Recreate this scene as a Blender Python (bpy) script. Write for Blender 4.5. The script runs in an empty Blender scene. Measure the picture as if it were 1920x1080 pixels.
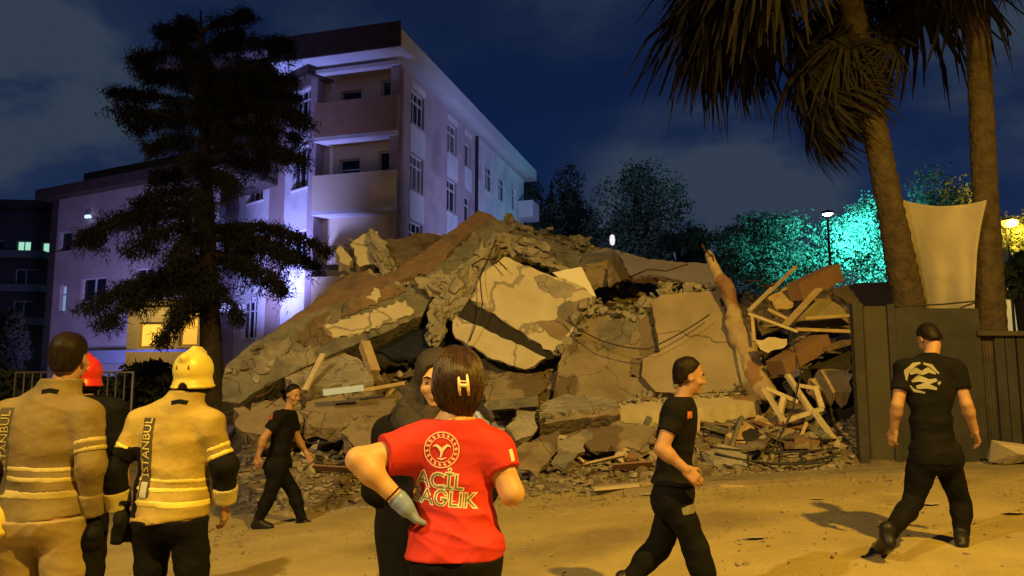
import bpy, bmesh, math, random
import numpy as np
from mathutils import Vector, Matrix, noise as mnoise
from mathutils.geometry import tessellate_polygon
from mathutils.bvhtree import BVHTree

random.seed(7); rng = np.random.default_rng(7)
S = bpy.context.scene
COL = S.collection
R = math.radians

# ------------------------------------------------------------------ camera
F = 1387.0; CAMZ = 1.55; PITCH = math.atan(160 / F)
cam_d = bpy.data.cameras.new("camera"); cam = bpy.data.objects.new("camera", cam_d); COL.objects.link(cam)
cam.location = (0, 0, CAMZ); cam.rotation_euler = (math.pi / 2 + PITCH, 0, 0)
cam_d.sensor_width = 36; cam_d.lens = 36 * F / 1920; cam_d.clip_end = 2000; cam_d.clip_start = .05
S.camera = cam
S.view_settings.view_transform = 'Standard'; S.view_settings.look = 'None'
S.view_settings.exposure = 0; S.view_settings.gamma = 1; S.view_settings.use_curve_mapping = False
S.render.engine = 'CYCLES'
S.cycles.use_denoising = True; S.cycles.max_bounces = 5; S.cycles.diffuse_bounces = 3; S.cycles.glossy_bounces = 2
S.cycles.sample_clamp_indirect = 3

CT, ST = math.cos(PITCH), math.sin(PITCH)
def ray(px, py):
    u = (px - 960) / F; v = (540 - py) / F
    return Vector((u, CT - v * ST, ST + v * CT))
def P(px, py, Y):                       # point of the place seen at that spot, Y metres ahead
    d = ray(px, py); return Vector((0, 0, CAMZ)) + d * (Y / d.y)

# ------------------------------------------------------------------ world: night sky with lit cloud
W = bpy.data.worlds.new("World"); S.world = W; W.use_nodes = True
def world():
    nt = W.node_tree; N = nt.nodes; L = nt.links; N.clear()
    out = N.new('ShaderNodeOutputWorld'); bg = N.new('ShaderNodeBackground'); bg.inputs[1].default_value = 1
    tc = N.new('ShaderNodeTexCoord')
    sky = N.new('ShaderNodeTexSky'); sky.sky_type = 'NISHITA'; sky.sun_disc = False
    sky.sun_elevation = R(-4); sky.sun_rotation = R(200)
    sm = N.new('ShaderNodeVectorMath'); sm.operation = 'SCALE'; sm.inputs['Scale'].default_value = .05
    L.new(sky.outputs[0], sm.inputs[0])
    # deep blue, a little paler near the horizon
    sep = N.new('ShaderNodeSeparateXYZ'); L.new(tc.outputs['Generated'], sep.inputs[0])
    rp = N.new('ShaderNodeValToRGB'); L.new(sep.outputs[2], rp.inputs[0])
    e = rp.color_ramp.elements
    e[0].position = 0; e[0].color = (.006, .020, .072, 1); e[1].position = .55; e[1].color = (.0020, .0075, .034, 1)
    m = e.new(.22); m.color = (.0030, .0135, .062, 1)
    # cloud banks
    nz = N.new('ShaderNodeTexNoise'); nz.inputs['Scale'].default_value = 4.2; nz.inputs['Detail'].default_value = 5; nz.inputs['Roughness'].default_value = .55
    mp = N.new('ShaderNodeMapping'); mp.inputs['Scale'].default_value = (1, 1, 2.2); L.new(tc.outputs['Generated'], mp.inputs[0]); L.new(mp.outputs[0], nz.inputs['Vector'])
    acc = None
    for px, py, rad, g in ((140, 110, .16, .95), (-150, 60, .2, .8), (60, 330, .10, .75), (200, 20, .12, .6), (1300, 400, .17, 1.5), (1500, 480, .15, 1.3), (1400, 330, .1, .9),
                           (1180, 420, .10, .5), (1800, 110, .10, .75), (2000, 180, .12, .6), (560, 20, .12, .45), (1050, 10, .1, .35), (-500, 300, .4, .8), (2500, 300, .4, .7), (960, -900, .5, .7)):
        d = ray(px, py).normalized()
        dot = N.new('ShaderNodeVectorMath'); dot.operation = 'DISTANCE'; L.new(tc.outputs['Generated'], dot.inputs[0]); dot.inputs[1].default_value = d
        mr = N.new('ShaderNodeMapRange'); mr.interpolation_type = 'SMOOTHERSTEP'; mr.inputs[1].default_value = rad * 1.45; mr.inputs[2].default_value = 0; mr.inputs[3].default_value = 0; mr.inputs[4].default_value = g
        L.new(dot.outputs['Value'], mr.inputs[0])
        if acc is None: acc = mr.outputs[0]
        else:
            mx = N.new('ShaderNodeMath'); mx.operation = 'ADD'; L.new(acc, mx.inputs[0]); L.new(mr.outputs[0], mx.inputs[1]); acc = mx.outputs[0]
    mr = N.new('ShaderNodeMapRange'); mr.inputs[1].default_value = .38; mr.inputs[2].default_value = .64; mr.inputs[3].default_value = .16; mr.inputs[4].default_value = 1.1; L.new(nz.outputs[0], mr.inputs[0])
    mu = N.new('ShaderNodeMath'); mu.operation = 'MULTIPLY'; mu.use_clamp = True; L.new(acc, mu.inputs[0]); L.new(mr.outputs[0], mu.inputs[1])
    mix = N.new('ShaderNodeMixRGB'); L.new(mu.outputs[0], mix.inputs[0]); L.new(rp.outputs[0], mix.inputs[1]); mix.inputs[2].default_value = (.030, .046, .076, 1)
    add = N.new('ShaderNodeMixRGB'); add.blend_type = 'ADD'; add.inputs[0].default_value = 1; L.new(mix.outputs[0], add.inputs[1]); L.new(sm.outputs[0], add.inputs[2])
    L.new(add.outputs[0], bg.inputs[0]); L.new(bg.outputs[0], out.inputs[0])
world()
sun_d = bpy.data.lights.new("moonlight", 'SUN'); sun_d.energy = .012; sun_d.angle = R(.5); sun_d.color = (.6, .75, 1)
sun = bpy.data.objects.new("moonlight", sun_d); COL.objects.link(sun); sun.rotation_euler = (R(50), 0, R(-20))

def lamp(name, loc, power, color, target=None, size=180, blend=.4, radius=.12):
    d = bpy.data.lights.new(name, 'SPOT' if target else 'POINT'); d.energy = power; d.color = color; d.shadow_soft_size = radius
    if target: d.spot_size = R(size); d.spot_blend = blend
    o = bpy.data.objects.new(name, d); COL.objects.link(o); o.location = loc
    if target: o.rotation_euler = (Vector(target) - Vector(loc)).to_track_quat('-Z', 'Y').to_euler()
    return o
SODIUM = (1, .58, .06); SODIUM2 = (1, .69, .26)
LAMP_A = (4.2, -.8, 8.6); LAMP_B = (-6.3, -.6, 8.2)
lamp("sodium_street_light", Vector(LAMP_A) - Vector((0, 0, .2)), 7300, SODIUM, (4.1, .2, 0), 166, .35, .14)
lamp("sodium_street_light", Vector(LAMP_B) - Vector((0, 0, .2)), 4300, SODIUM2, (-5.4, 2.6, 0), 162, .8, .14)
# blue-white emergency floodlights standing behind the collapsed block
lamp("emergency_floodlight", (-9.7, 25.9, 2.8), 5000, (.30, .32, 1), (-10.6, 30.4, 9.2), 105, .9, .3)
lamp("emergency_floodlight", (-14.6, 24.2, 1.6), 1500, (.34, .33, 1), (-15.6, 30.2, 4.6), 130, .8, .3)
lamp("emergency_floodlight", (7.0, 27.0, 3.2), 4000, (.38, .42, 1), (-.5, 37, 9.5), 100, .8, .3)
# ------------------------------------------------------------------ helpers
def gz(x, y=0): return .45 * math.tanh(x * .18)
MATS = {}
def mat(name, c1, c2=None, scale=4, rough=.85, bump=.25, bscale=None, metal=0, detail=5, c3=None, thr=None, soft=.03, emit=None, estr=0, spec=.3, vary=0, bdist=.02, stretch=None, crack=0):
    if name in MATS: return MATS[name]
    m = bpy.data.materials.new(name); m.use_nodes = True; MATS[name] = m
    nt = m.node_tree; N = nt.nodes; L = nt.links; b = N['Principled BSDF']
    b.inputs['Roughness'].default_value = rough; b.inputs['Metallic'].default_value = metal; b.inputs['Specular IOR Level'].default_value = spec
    c4 = lambda c: (c[0], c[1], c[2], 1)
    tc = N.new('ShaderNodeTexCoord')
    b.inputs['Base Color'].default_value = c4(c1)
    col = None; vec = tc.outputs['Object']
    if stretch:
        ms = N.new('ShaderNodeMapping'); ms.inputs['Scale'].default_value = stretch; L.new(vec, ms.inputs[0]); vec = ms.outputs[0]
    if c2:
        nz = N.new('ShaderNodeTexNoise'); nz.inputs['Scale'].default_value = scale; nz.inputs['Detail'].default_value = detail; nz.inputs['Roughness'].default_value = .6
        L.new(vec, nz.inputs['Vector'])
        mr = N.new('ShaderNodeMapRange'); mr.inputs[1].default_value = .32; mr.inputs[2].default_value = .68; L.new(nz.outputs[0], mr.inputs[0])
        mx = N.new('ShaderNodeMixRGB'); mx.inputs[1].default_value = c4(c1); mx.inputs[2].default_value = c4(c2); L.new(mr.outputs[0], mx.inputs[0]); col = mx.outputs[0]
    if c3:                                              # flaked or stained areas with an edge of their own
        nz2 = N.new('ShaderNodeTexNoise'); nz2.inputs['Scale'].default_value = scale * .35; nz2.inputs['Detail'].default_value = 6
        mp = N.new('ShaderNodeMapping'); mp.inputs['Location'].default_value = (13.1, 4.2, 7.7); L.new(tc.outputs['Object'], mp.inputs[0]); L.new(mp.outputs[0], nz2.inputs['Vector'])
        mr = N.new('ShaderNodeMapRange'); mr.inputs[1].default_value = thr; mr.inputs[2].default_value = thr + soft; L.new(nz2.outputs[0], mr.inputs[0])
        mx = N.new('ShaderNodeMixRGB'); L.new(mr.outputs[0], mx.inputs[0]); mx.inputs[2].default_value = c4(c3)
        if col: L.new(col, mx.inputs[1])
        else: mx.inputs[1].default_value = c4(c1)
        col = mx.outputs[0]
    if crack:                                           # fine cracks
        vo = N.new('ShaderNodeTexVoronoi'); vo.feature = 'DISTANCE_TO_EDGE'; vo.inputs['Scale'].default_value = crack
        nd = N.new('ShaderNodeTexNoise'); nd.inputs['Scale'].default_value = crack * 2.2; nd.inputs['Detail'].default_value = 4; L.new(tc.outputs['Object'], nd.inputs['Vector'])
        va = N.new('ShaderNodeVectorMath'); va.operation = 'MULTIPLY_ADD'; L.new(nd.outputs['Color'], va.inputs[0]); va.inputs[1].default_value = (.6 / crack,) * 3; L.new(tc.outputs['Object'], va.inputs[2]); L.new(va.outputs[0], vo.inputs['Vector'])
        mr = N.new('ShaderNodeMapRange'); mr.inputs[1].default_value = .004; mr.inputs[2].default_value = .011; mr.inputs[3].default_value = .5; L.new(vo.outputs['Distance'], mr.inputs[0])
        vm = N.new('ShaderNodeVectorMath'); vm.operation = 'SCALE'; L.new(mr.outputs[0], vm.inputs['Scale']); L.new(col, vm.inputs[0]); col = vm.outputs[0]
    if vary:
        oi = N.new('ShaderNodeObjectInfo'); mr = N.new('ShaderNodeMapRange'); mr.inputs[3].default_value = 1 - vary; mr.inputs[4].default_value = 1 + vary; L.new(oi.outputs['Random'], mr.inputs[0])
        vm = N.new('ShaderNodeVectorMath'); vm.operation = 'SCALE'; L.new(mr.outputs[0], vm.inputs['Scale'])
        if col: L.new(col, vm.inputs[0])
        else: vm.inputs[0].default_value = c1[:3]
        col = vm.outputs[0]
    if col: L.new(col, b.inputs['Base Color'])
    if bump:
        n3 = N.new('ShaderNodeTexNoise'); n3.inputs['Scale'].default_value = bscale or scale * 5; n3.inputs['Detail'].default_value = 6; L.new(vec, n3.inputs['Vector'])
        bp = N.new('ShaderNodeBump'); bp.inputs['Strength'].default_value = bump; bp.inputs['Distance'].default_value = bdist; L.new(n3.outputs[0], bp.inputs['Height']); L.new(bp.outputs[0], b.inputs['Normal'])
    if emit:
        b.inputs['Emission Color'].default_value = c4(emit); b.inputs['Emission Strength'].default_value = estr
    return m

def tag(o, label=None, cat=None, group=None, kind=None):
    for k, v in (('label', label), ('category', cat), ('group', group), ('kind', kind)):
        if v: o[k] = v
    return o
INV = {}
def thing(name, label, cat, loc=(0, 0, 0), rz=0, group=None):
    o = bpy.data.objects.new(name, None); COL.objects.link(o); o.empty_display_size = .2
    o.location = loc; o.rotation_euler = (0, 0, rz)
    INV[o.name] = (Matrix.Translation(Vector(loc)) @ Matrix.Rotation(rz, 4, 'Z')).inverted()
    return tag(o, label, cat, group)
def adopt(o, parent):
    o.parent = parent
    if parent.name in INV: o.matrix_parent_inverse = INV[parent.name]
def obj(name, verts, faces, m=None, parent=None, smooth=False):
    me = bpy.data.meshes.new(name); me.from_pydata([tuple(v) for v in verts], [], faces)
    return obm(name, me, m, parent, smooth)
def obm(name, me, m=None, parent=None, smooth=False):
    if m: me.materials.append(m)
    if smooth: me.shade_smooth()
    o = bpy.data.objects.new(name, me); COL.objects.link(o)
    if parent is not None: adopt(o, parent)
    return o
def copy_tree(o, parent=None):
    c = o.copy(); COL.objects.link(c)
    if parent is not None: c.parent = parent
    for ch in o.children: copy_tree(ch, c)
    return c

class MB:
    def __init__(s): s.v = []; s.f = []
    def add(s, vs, fs):
        n = len(s.v); s.v += [Vector(v) for v in vs]; s.f += [tuple(i + n for i in f) for f in fs]; return s
    def hexa(s, c):     # 8 corners: bottom 4, top 4
        return s.add(c, [(3, 2, 1, 0), (4, 5, 6, 7), (0, 1, 5, 4), (1, 2, 6, 5), (2, 3, 7, 6), (3, 0, 4, 7)])
    def box(s, o, a, b, c):     # corner + three edge vectors
        o, a, b, c = Vector(o), Vector(a), Vector(b), Vector(c)
        if a.cross(b).dot(c) < 0: a, b = b, a
        return s.hexa([o, o + a, o + a + b, o + b, o + c, o + a + c, o + a + b + c, o + b + c])
    def bar(s, p, q, w, h, up=(0, 0, 1)):
        p, q = Vector(p), Vector(q); d = (q - p).normalized(); up = Vector(up)
        if abs(d.dot(up)) > .95: up = Vector((0, 1, 0))
        x = d.cross(up).normalized(); y = x.cross(d)
        return s.box(p - x * w / 2 - y * h / 2, x * w, y * h, q - p)
    def tube(s, pts, rad, n=8, cap=True):
        pts = [Vector(p) for p in pts]; rs = rad if hasattr(rad, '__len__') else [rad] * len(pts)
        base = len(s.v); x = None
        for i, p in enumerate(pts):
            d = (pts[min(i + 1, len(pts) - 1)] - pts[max(i - 1, 0)]).normalized()
            if x is None: x = d.orthogonal().normalized()
            x = (x - d * x.dot(d)).normalized(); y = d.cross(x)
            for k in range(n):
                a = 2 * math.pi * k / n; s.v.append(p + (x * math.cos(a) + y * math.sin(a)) * rs[i])
        for i in range(len(pts) - 1):
            for k in range(n):
                a = base + i * n + k; b = base + i * n + (k + 1) % n
                s.f.append((a, b, b + n, a + n))
        if cap:
            s.f.append(tuple(base + k for k in reversed(range(n)))); t = base + (len(pts) - 1) * n; s.f.append(tuple(t + k for k in range(n)))
        return s
    def lathe(s, c, prof, n=14):        # (r, z) pairs upward
        base = len(s.v)
        for r, z in prof:
            for k in range(n):
                a = 2 * math.pi * k / n; s.v.append(Vector(c) + Vector((r * math.cos(a), r * math.sin(a), z)))
        for i in range(len(prof) - 1):
            for k in range(n):
                a = base + i * n + k; b = base + i * n + (k + 1) % n; s.f.append((a, b, b + n, a + n))
        return s
    def build(s, name, m, parent=None, smooth=False): return obj(name, s.v, s.f, m, parent, smooth)

# ---- solid shapes from distance fields (people, broken concrete)
class Field:
    def __init__(s, lo, hi, h):
        s.lo = np.array(lo, float); s.h = h
        n = [int(math.ceil((hi[i] - lo[i]) / h)) + 1 for i in range(3)]
        s.ax = [s.lo[i] + h * np.arange(n[i]) for i in range(3)]
        s.D = np.full(n, 5., np.float32)
    def twin(s):
        g = Field.__new__(Field); g.lo = s.lo; g.h = s.h; g.ax = s.ax; g.D = np.full(s.D.shape, 5., np.float32); return g
    def win(s, lo, hi):
        sl = []; ps = []
        for i in range(3):
            a = max(0, int((lo[i] - s.lo[i]) / s.h)); b = min(len(s.ax[i]), int((hi[i] - s.lo[i]) / s.h) + 2)
            if b <= a: return None, None
            sl.append(slice(a, b)); sh = [1, 1, 1]; sh[i] = -1; ps.append(s.ax[i][a:b].reshape(sh).astype(np.float32))
        return tuple(sl), ps
    def xyz(s): return [s.ax[i].reshape([-1 if j == i else 1 for j in range(3)]).astype(np.float32) for i in range(3)]
    def put(s, sl, d, k, sub):
        A = s.D[sl]
        if sub:
            h = np.clip(.5 - .5 * (A + d) / k, 0, 1); s.D[sl] = A + (-d - A) * h + k * h * (1 - h)
        else:
            h = np.clip(.5 + .5 * (A - d) / k, 0, 1); s.D[sl] = A + (d - A) * h - k * h * (1 - h)
    def cap(s, a, b, ra, rb=None, k=.02, sub=False):
        a = np.array(a, float); b = np.array(b, float); rb = ra if rb is None else rb; m = max(ra, rb) + k + 3 * s.h
        sl, p = s.win(np.minimum(a, b) - m, np.maximum(a, b) + m)
        if sl is None: return s
        ab = b - a; L2 = max(float(ab @ ab), 1e-9)
        t = np.clip(sum((p[i] - a[i]) * ab[i] for i in range(3)) / L2, 0, 1)
        d = np.sqrt(sum((p[i] - a[i] - t * ab[i]) ** 2 for i in range(3))) - (ra + (rb - ra) * t)
        s.put(sl, d, k, sub); return s
    def ell(s, c, r, M=None, k=.02, sub=False):
        c = np.array(c, float); r = np.array(r, float); m = float(r.max()) + k + 3 * s.h
        sl, p = s.win(c - m, c + m)
        if sl is None: return s
        q = [p[i] - c[i] for i in range(3)]
        if M is not None: q = [sum(q[j] * float(M[j][i]) for j in range(3)) for i in range(3)]
        k0 = np.sqrt(sum((q[i] / r[i]) ** 2 for i in range(3))); k1 = np.sqrt(sum((q[i] / r[i] ** 2) ** 2 for i in range(3))) + 1e-6
        s.put(sl, k0 * (k0 - 1) / k1, k, sub); return s
    def rbox(s, c, r, M=None, rd=.02, k=.02, sub=False):
        c = np.array(c, float); r = np.array(r, float); m = float(np.linalg.norm(r)) + k + 3 * s.h
        sl, p = s.win(c - m, c + m)
        if sl is None: return s
        q = [p[i] - c[i] for i in range(3)]
        if M is not None: q = [sum(q[j] * float(M[j][i]) for j in range(3)) for i in range(3)]
        q = [np.abs(q[i]) - (r[i] - rd) for i in range(3)]
        d = np.sqrt(sum(np.maximum(x, 0) ** 2 for x in q)) + np.minimum(np.maximum(np.maximum(q[0], q[1]), q[2]), 0) - rd
        s.put(sl, d, k, sub); return s
    def wob(s, amp, freq, seed=1, stretch=(1, 1, 1), octv=2, ridge=False):
        r = np.random.default_rng(seed); x, y, z = s.xyz(); tot = 0
        for o in range(octv):
            f = freq * 2 ** o
            for _ in range(4):
                v = r.normal(size=3); v /= np.linalg.norm(v); v = v * np.array(stretch) * f * r.uniform(.7, 1.4); w = r.normal(size=3) * f * .5
                ph = r.uniform(0, 6.28, 2)
                q = np.sin(x * v[0] + y * v[1] + z * v[2] + ph[0] + 1.1 * np.sin(x * w[0] + y * w[1] + z * w[2] + ph[1]))
                tot = tot + (2 * np.sqrt(np.abs(q)) - 1.4 if ridge else q) / 2 ** o
        s.D = (s.D + amp * tot / 2.2).astype(np.float32); return s
    def mesh(s, name, D=None, xf=None):
        D = s.D if D is None else D
        D = D.copy(); D[0] = D[-1] = 1; D[:, 0] = D[:, -1] = 1; D[:, :, 0] = D[:, :, -1] = 1
        D[np.abs(D) < 1e-6] = 1e-6
        I = D < 0; n = np.array(D.shape) - 1
        cnt = np.zeros(n, np.int8)
        for dx in (0, 1):
            for dy in (0, 1):
                for dz in (0, 1): cnt += I[dx:dx + n[0], dy:dy + n[1], dz:dz + n[2]]
        act = (cnt > 0) & (cnt < 8); idx = np.argwhere(act)
        ids = np.full(n, -1, np.int32); ids[act] = np.arange(len(idx))
        acc = np.zeros((len(idx), 3)); num = np.zeros(len(idx))
        for ax in range(3):
            o = [i for i in range(3) if i != ax]
            for a in (0, 1):
                for b in (0, 1):
                    c0 = np.zeros(3, int); c0[o[0]] = a; c0[o[1]] = b; c1 = c0.copy(); c1[ax] = 1
                    i0 = idx + c0; i1 = idx + c1
                    d0 = D[i0[:, 0], i0[:, 1], i0[:, 2]]; d1 = D[i1[:, 0], i1[:, 1], i1[:, 2]]
                    k = (d0 < 0) != (d1 < 0); t = d0[k] / (d0[k] - d1[k])
                    q = np.tile(c0.astype(float), (k.sum(), 1)); q[:, ax] += t
                    acc[k] += q; num[k] += 1
        V = s.lo + s.h * (idx + acc / num[:, None])
        faces = []
        for ax in range(3):
            o = [(ax + 1) % 3, (ax + 2) % 3]
            A = np.moveaxis(I, ax, 0); e = A[:-1] != A[1:]; e = np.moveaxis(e, 0, ax)
            E = np.argwhere(e); E = E[(E[:, o[0]] > 0) & (E[:, o[1]] > 0)]
            if not len(E): continue
            ins = I[E[:, 0], E[:, 1], E[:, 2]]
            q = []
            for a, b in ((1, 1), (0, 1), (0, 0), (1, 0)):
                c = E.copy(); c[:, o[0]] -= a; c[:, o[1]] -= b; q.append(ids[c[:, 0], c[:, 1], c[:, 2]])
            q = np.stack(q, 1); q[~ins] = q[~ins][:, ::-1]; q = q[(q >= 0).all(1)]; faces.append(q)
        Fc = np.concatenate(faces)
        if xf is not None: V = V @ np.array(xf.to_3x3()).T + np.array(xf.translation)
        me = bpy.data.meshes.new(name)
        me.vertices.add(len(V)); me.vertices.foreach_set('co', V.astype(np.float32).ravel())
        me.loops.add(Fc.size); me.loops.foreach_set('vertex_index', Fc.astype(np.int32).ravel())
        me.polygons.add(len(Fc)); me.polygons.foreach_set('loop_start', (np.arange(len(Fc)) * 4).astype(np.int32)); me.polygons.foreach_set('loop_total', np.full(len(Fc), 4, np.int32))
        me.update(); me.validate(); me.shade_smooth()
        return me

def leafmesh(name, V, T):
    me = bpy.data.meshes.new(name); V = np.asarray(V, np.float32); T = np.asarray(T, np.int32); k = T.shape[1]
    me.vertices.add(len(V)); me.vertices.foreach_set('co', V.ravel())
    me.loops.add(T.size); me.loops.foreach_set('vertex_index', T.ravel())
    me.polygons.add(len(T)); me.polygons.foreach_set('loop_start', (np.arange(len(T)) * k).astype(np.int32)); me.polygons.foreach_set('loop_total', np.full(len(T), k, np.int32))
    me.update(); return me
# ------------------------------------------------------------------ materials of the setting
M_GROUND = mat('dusty_asphalt', (.30, .235, .095), (.42, .33, .14), 1.4, .95, .7, 40, c3=(.22, .17, .075), thr=.56, soft=.12)
M_PAVE = mat('pavement', (.19, .155, .095), (.25, .205, .13), 2, .9, .3, 24)
M_RUB = mat('rubble_earth', (.075, .057, .038), (.20, .162, .115), 3.2, .95, 1, 10, c3=(.13, .075, .045), thr=.6, soft=.08, bdist=.06)
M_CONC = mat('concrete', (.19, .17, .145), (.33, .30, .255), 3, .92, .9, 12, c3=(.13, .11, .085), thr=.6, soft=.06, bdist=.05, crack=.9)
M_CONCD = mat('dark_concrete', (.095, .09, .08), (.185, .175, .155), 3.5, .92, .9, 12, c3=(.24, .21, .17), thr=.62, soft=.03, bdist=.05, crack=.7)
M_CREAM = mat('cream_plaster', (.40, .355, .27), (.50, .445, .34), 2.2, .88, .5, 14, c3=(.24, .215, .18), thr=.64, soft=.012, bdist=.03, crack=.35)
M_PINK = mat('pink_plaster', (.40, .32, .34), (.52, .42, .44), 1.1, .85, .2, 8, c3=(.30, .24, .25), thr=.56, soft=.14)
M_WHITE = mat('white_plaster', (.54, .54, .56), (.72, .72, .74), 1.2, .8, .15, 8, c3=(.42, .42, .44), thr=.6, soft=.12)
M_BRICK = mat('reddish_brown_plaster', (.145, .095, .064), (.22, .145, .095), 4, .92, .9, 14, c3=(.12, .095, .075), thr=.58, soft=.04, bdist=.04)
M_MUD = mat('brown_render', (.165, .128, .088), (.255, .205, .145), 2.2, .92, .8, 12, c3=(.12, .088, .06), thr=.57, soft=.03, bdist=.05, crack=.8)
M_WOOD = mat('split_timber', (.33, .24, .13), (.47, .36, .2), 5, .8, .4, 25)
M_WOODP = mat('pale_timber', (.42, .36, .25), (.52, .44, .31), 5, .8, .35, 25)
M_WOODR = mat('red_brown_board', (.17, .095, .055), (.22, .13, .08), 3, .75, .3, 20)
M_DARK = mat('void_black', (.018, .016, .014), (.03, .027, .023), 4, .9, .3)  # near-black, mostly put in for the shade of hollows and undersides
M_METAL = mat('dark_painted_metal', (.022, .023, .026), (.042, .04, .04), 3, .65, .15, 30)
M_GLASS = mat('dark_window_glass', (.012, .014, .02), rough=.12, bump=0, spec=.5)
M_PVC = mat('white_window_frame', (.62, .63, .66), rough=.5, bump=0)
M_ROOF = mat('brown_roof_edge', (.06, .045, .04), (.1, .075, .065), 3, .9, .4)
M_EAVE = mat('pale_eave', (.58, .64, .68), (.66, .72, .75), 1, .8, .1)
M_REBAR = mat('rusty_steel', (.07, .04, .026), (.12, .065, .04), 12, .7, .2, metal=.4)

# ------------------------------------------------------------------ ground: one sheet to the horizon
def ground():
    xs = sorted(set([-600, -300, -150, -80, -40] + [round(-20 + .5 * i, 2) for i in range(81)] + [40, 80, 150, 300, 600]))
    ys = sorted(set([-300, -100, -40, -15] + [round(-6 + .5 * i, 2) for i in range(70)] + [34, 40, 60, 100, 200, 400, 800]))
    V = []
    for y in ys:
        for x in xs:
            w = .025 * mnoise.noise((x * .7, y * .7, 0)) + .012 * mnoise.noise((x * 2.1, y * 2.1, 4))
            V.append((x, y, gz(x) + w))
    n = len(xs); Fc = [(j * n + i, j * n + i + 1, (j + 1) * n + i + 1, (j + 1) * n + i) for j in range(len(ys) - 1) for i in range(n - 1)]
    o = obj('ground', V, Fc, M_GROUND, smooth=True); tag(o, kind='structure')
ground()
def kerb():
    m = MB(); pts = [(x * .45, 9.15 + .05 * math.sin(x * .9)) for x in range(2, 40)]
    for a, b in zip(pts, pts[1:]):
        z0, z1 = gz(a[0]), gz(b[0])
        m.hexa([(a[0], a[1], z0 - .1), (b[0] - .01, b[1], z1 - .1), (b[0] - .01, b[1] + .16, z1 - .1), (a[0], a[1] + .16, z0 - .1),
                (a[0], a[1], z0 + .05 + .018 * math.sin(a[0] * 5)), (b[0] - .004, b[1] + .02 * math.sin(b[0] * 7), z1 + .05 + .012 * math.sin(a[0] * 9)), (b[0] - .004, b[1] + .16, z1 + .055), (a[0], a[1] + .16, z0 + .055)])
    tag(m.build('kerb', M_PAVE), kind='structure')
    V = []; Fc = []; xs = [1 + .4 * i for i in range(60)]
    for x in xs:
        for y in (9.3, 10.4, 12.5): V.append((x, y, gz(x) + .045 + .012 * math.sin(x * 3 + y * 2)))
    for i in range(len(xs) - 1):
        for j in range(2): a = i * 3 + j; Fc.append((a, a + 3, a + 4, a + 1))
    tag(obj('pavement', V, Fc, M_PAVE, smooth=True), kind='structure')
kerb()

# ------------------------------------------------------------------ buildings
def facade(parent, o, u, n, width, z0, z1, wins, m, name='wall', rev=.16, wm=M_PVC, glass=M_GLASS, lit={}, bars=1):
    o, u, n = Vector(o), Vector(u).normalized(), Vector(n).normalized(); up = Vector((0, 0, 1))
    ss = sorted({0, width} | {w[0] for w in wins} | {w[1] for w in wins}); zs = sorted({z0, z1} | {w[2] for w in wins} | {w[3] for w in wins})
    b = MB(); q = lambda s, z, d=0: o + u * s + up * z - n * d
    for i in range(len(ss) - 1):
        for j in range(len(zs) - 1):
            sc, zc = (ss[i] + ss[i + 1]) / 2, (zs[j] + zs[j + 1]) / 2
            if any(w[0] < sc < w[1] and w[2] < zc < w[3] for w in wins): continue
            b.add([q(ss[i], zs[j]), q(ss[i + 1], zs[j]), q(ss[i + 1], zs[j + 1]), q(ss[i], zs[j + 1])], [(0, 1, 2, 3)])
    for (a, c, d, e) in [w[:4] for w in wins]:
        for (p1, p2) in (((a, d), (c, d)), ((c, d), (c, e)), ((c, e), (a, e)), ((a, e), (a, d))):
            b.add([q(*p1), q(*p2), q(*p2, rev), q(*p1, rev)], [(0, 1, 2, 3)])
    wall = b.build(name, m, parent)
    for k, w in enumerate(wins):
        a, c, d, e = w[:4]; fr = MB(); t = .06
        def bar(s0, s1, za, zb, dd=.05): fr.box(q(s0, za, rev - .005), u * (s1 - s0), up * (zb - za), n * dd)
        bar(a, c, d, d + t); bar(a, c, e - t, e); bar(a, a + t, d + t, e - t); bar(c - t, c, d + t, e - t)
        nb = w[4] if len(w) > 4 else bars
        for i in range(nb):
            s = a + (c - a) * (i + 1) / (nb + 1); bar(s - t / 2, s + t / 2, d + t, e - t, .046)
        if e - d > 1.2: bar(a + t, c - t, e - .45, e - .45 + t, .042)
        f = fr.build('window', wm, parent)
        g = MB().add([q(a, d, rev - .012), q(c, d, rev - .012), q(c, e, rev - .012), q(a, e, rev - .012)], [(0, 1, 2, 3)])
        g.build('pane', lit.get(k, glass), f)
        MB().box(q(a - .06, d - .06, -.001), u * (c - a + .12), up * .055, n * .07).build('sill', m, f)
    return wall
def plain(parent, name, m, o, a, b, c): return MB().box(o, a, b, c).build(name, m, parent)

# --- the apartment block that still stands
cn = P(744, 420, 27); cn = Vector((cn.x, cn.y, 0))
U = Vector((.29, 1, 0)).normalized(); Fd = Vector((-1, .29, 0)).normalized(); NR = Vector((1, -.29, 0)).normalized(); NF = Vector((-.29, -1, 0)).normalized(); UP = Vector((0, 0, 1))
bA = thing('apartment_block', 'tall apartment block still standing behind the rubble with pink walls, corner balconies and overhanging eaves', 'building', cn)
H = 13.3
k1 = 1.041
cols = [(1.06, 2.31), (4.85, 6.0)]
wins = []
for a, b in cols:
    for za, zb in ((11.35, 12.75), (8.7, 10.15), (6.0, 7.45), (3.3, 4.7)): wins.append((a * k1, b * k1, za, zb, 2 if a < 3 else 1))
for za, zb in ((11.3, 12.5), (8.6, 9.9), (5.9, 7.2)): wins.append((7.03 * k1, 7.85 * k1, za, zb, 0))
M_CURT = mat('drawn_curtain', (.16, .14, .13), (.09, .08, .08), 3, .9, .3, stretch=(9, 9, .3))
facade(bA, cn, U, NR, 8.9, 0, H, wins, M_PINK, lit={1: M_CURT, 4: M_CURT, 8: M_CURT})
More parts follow.
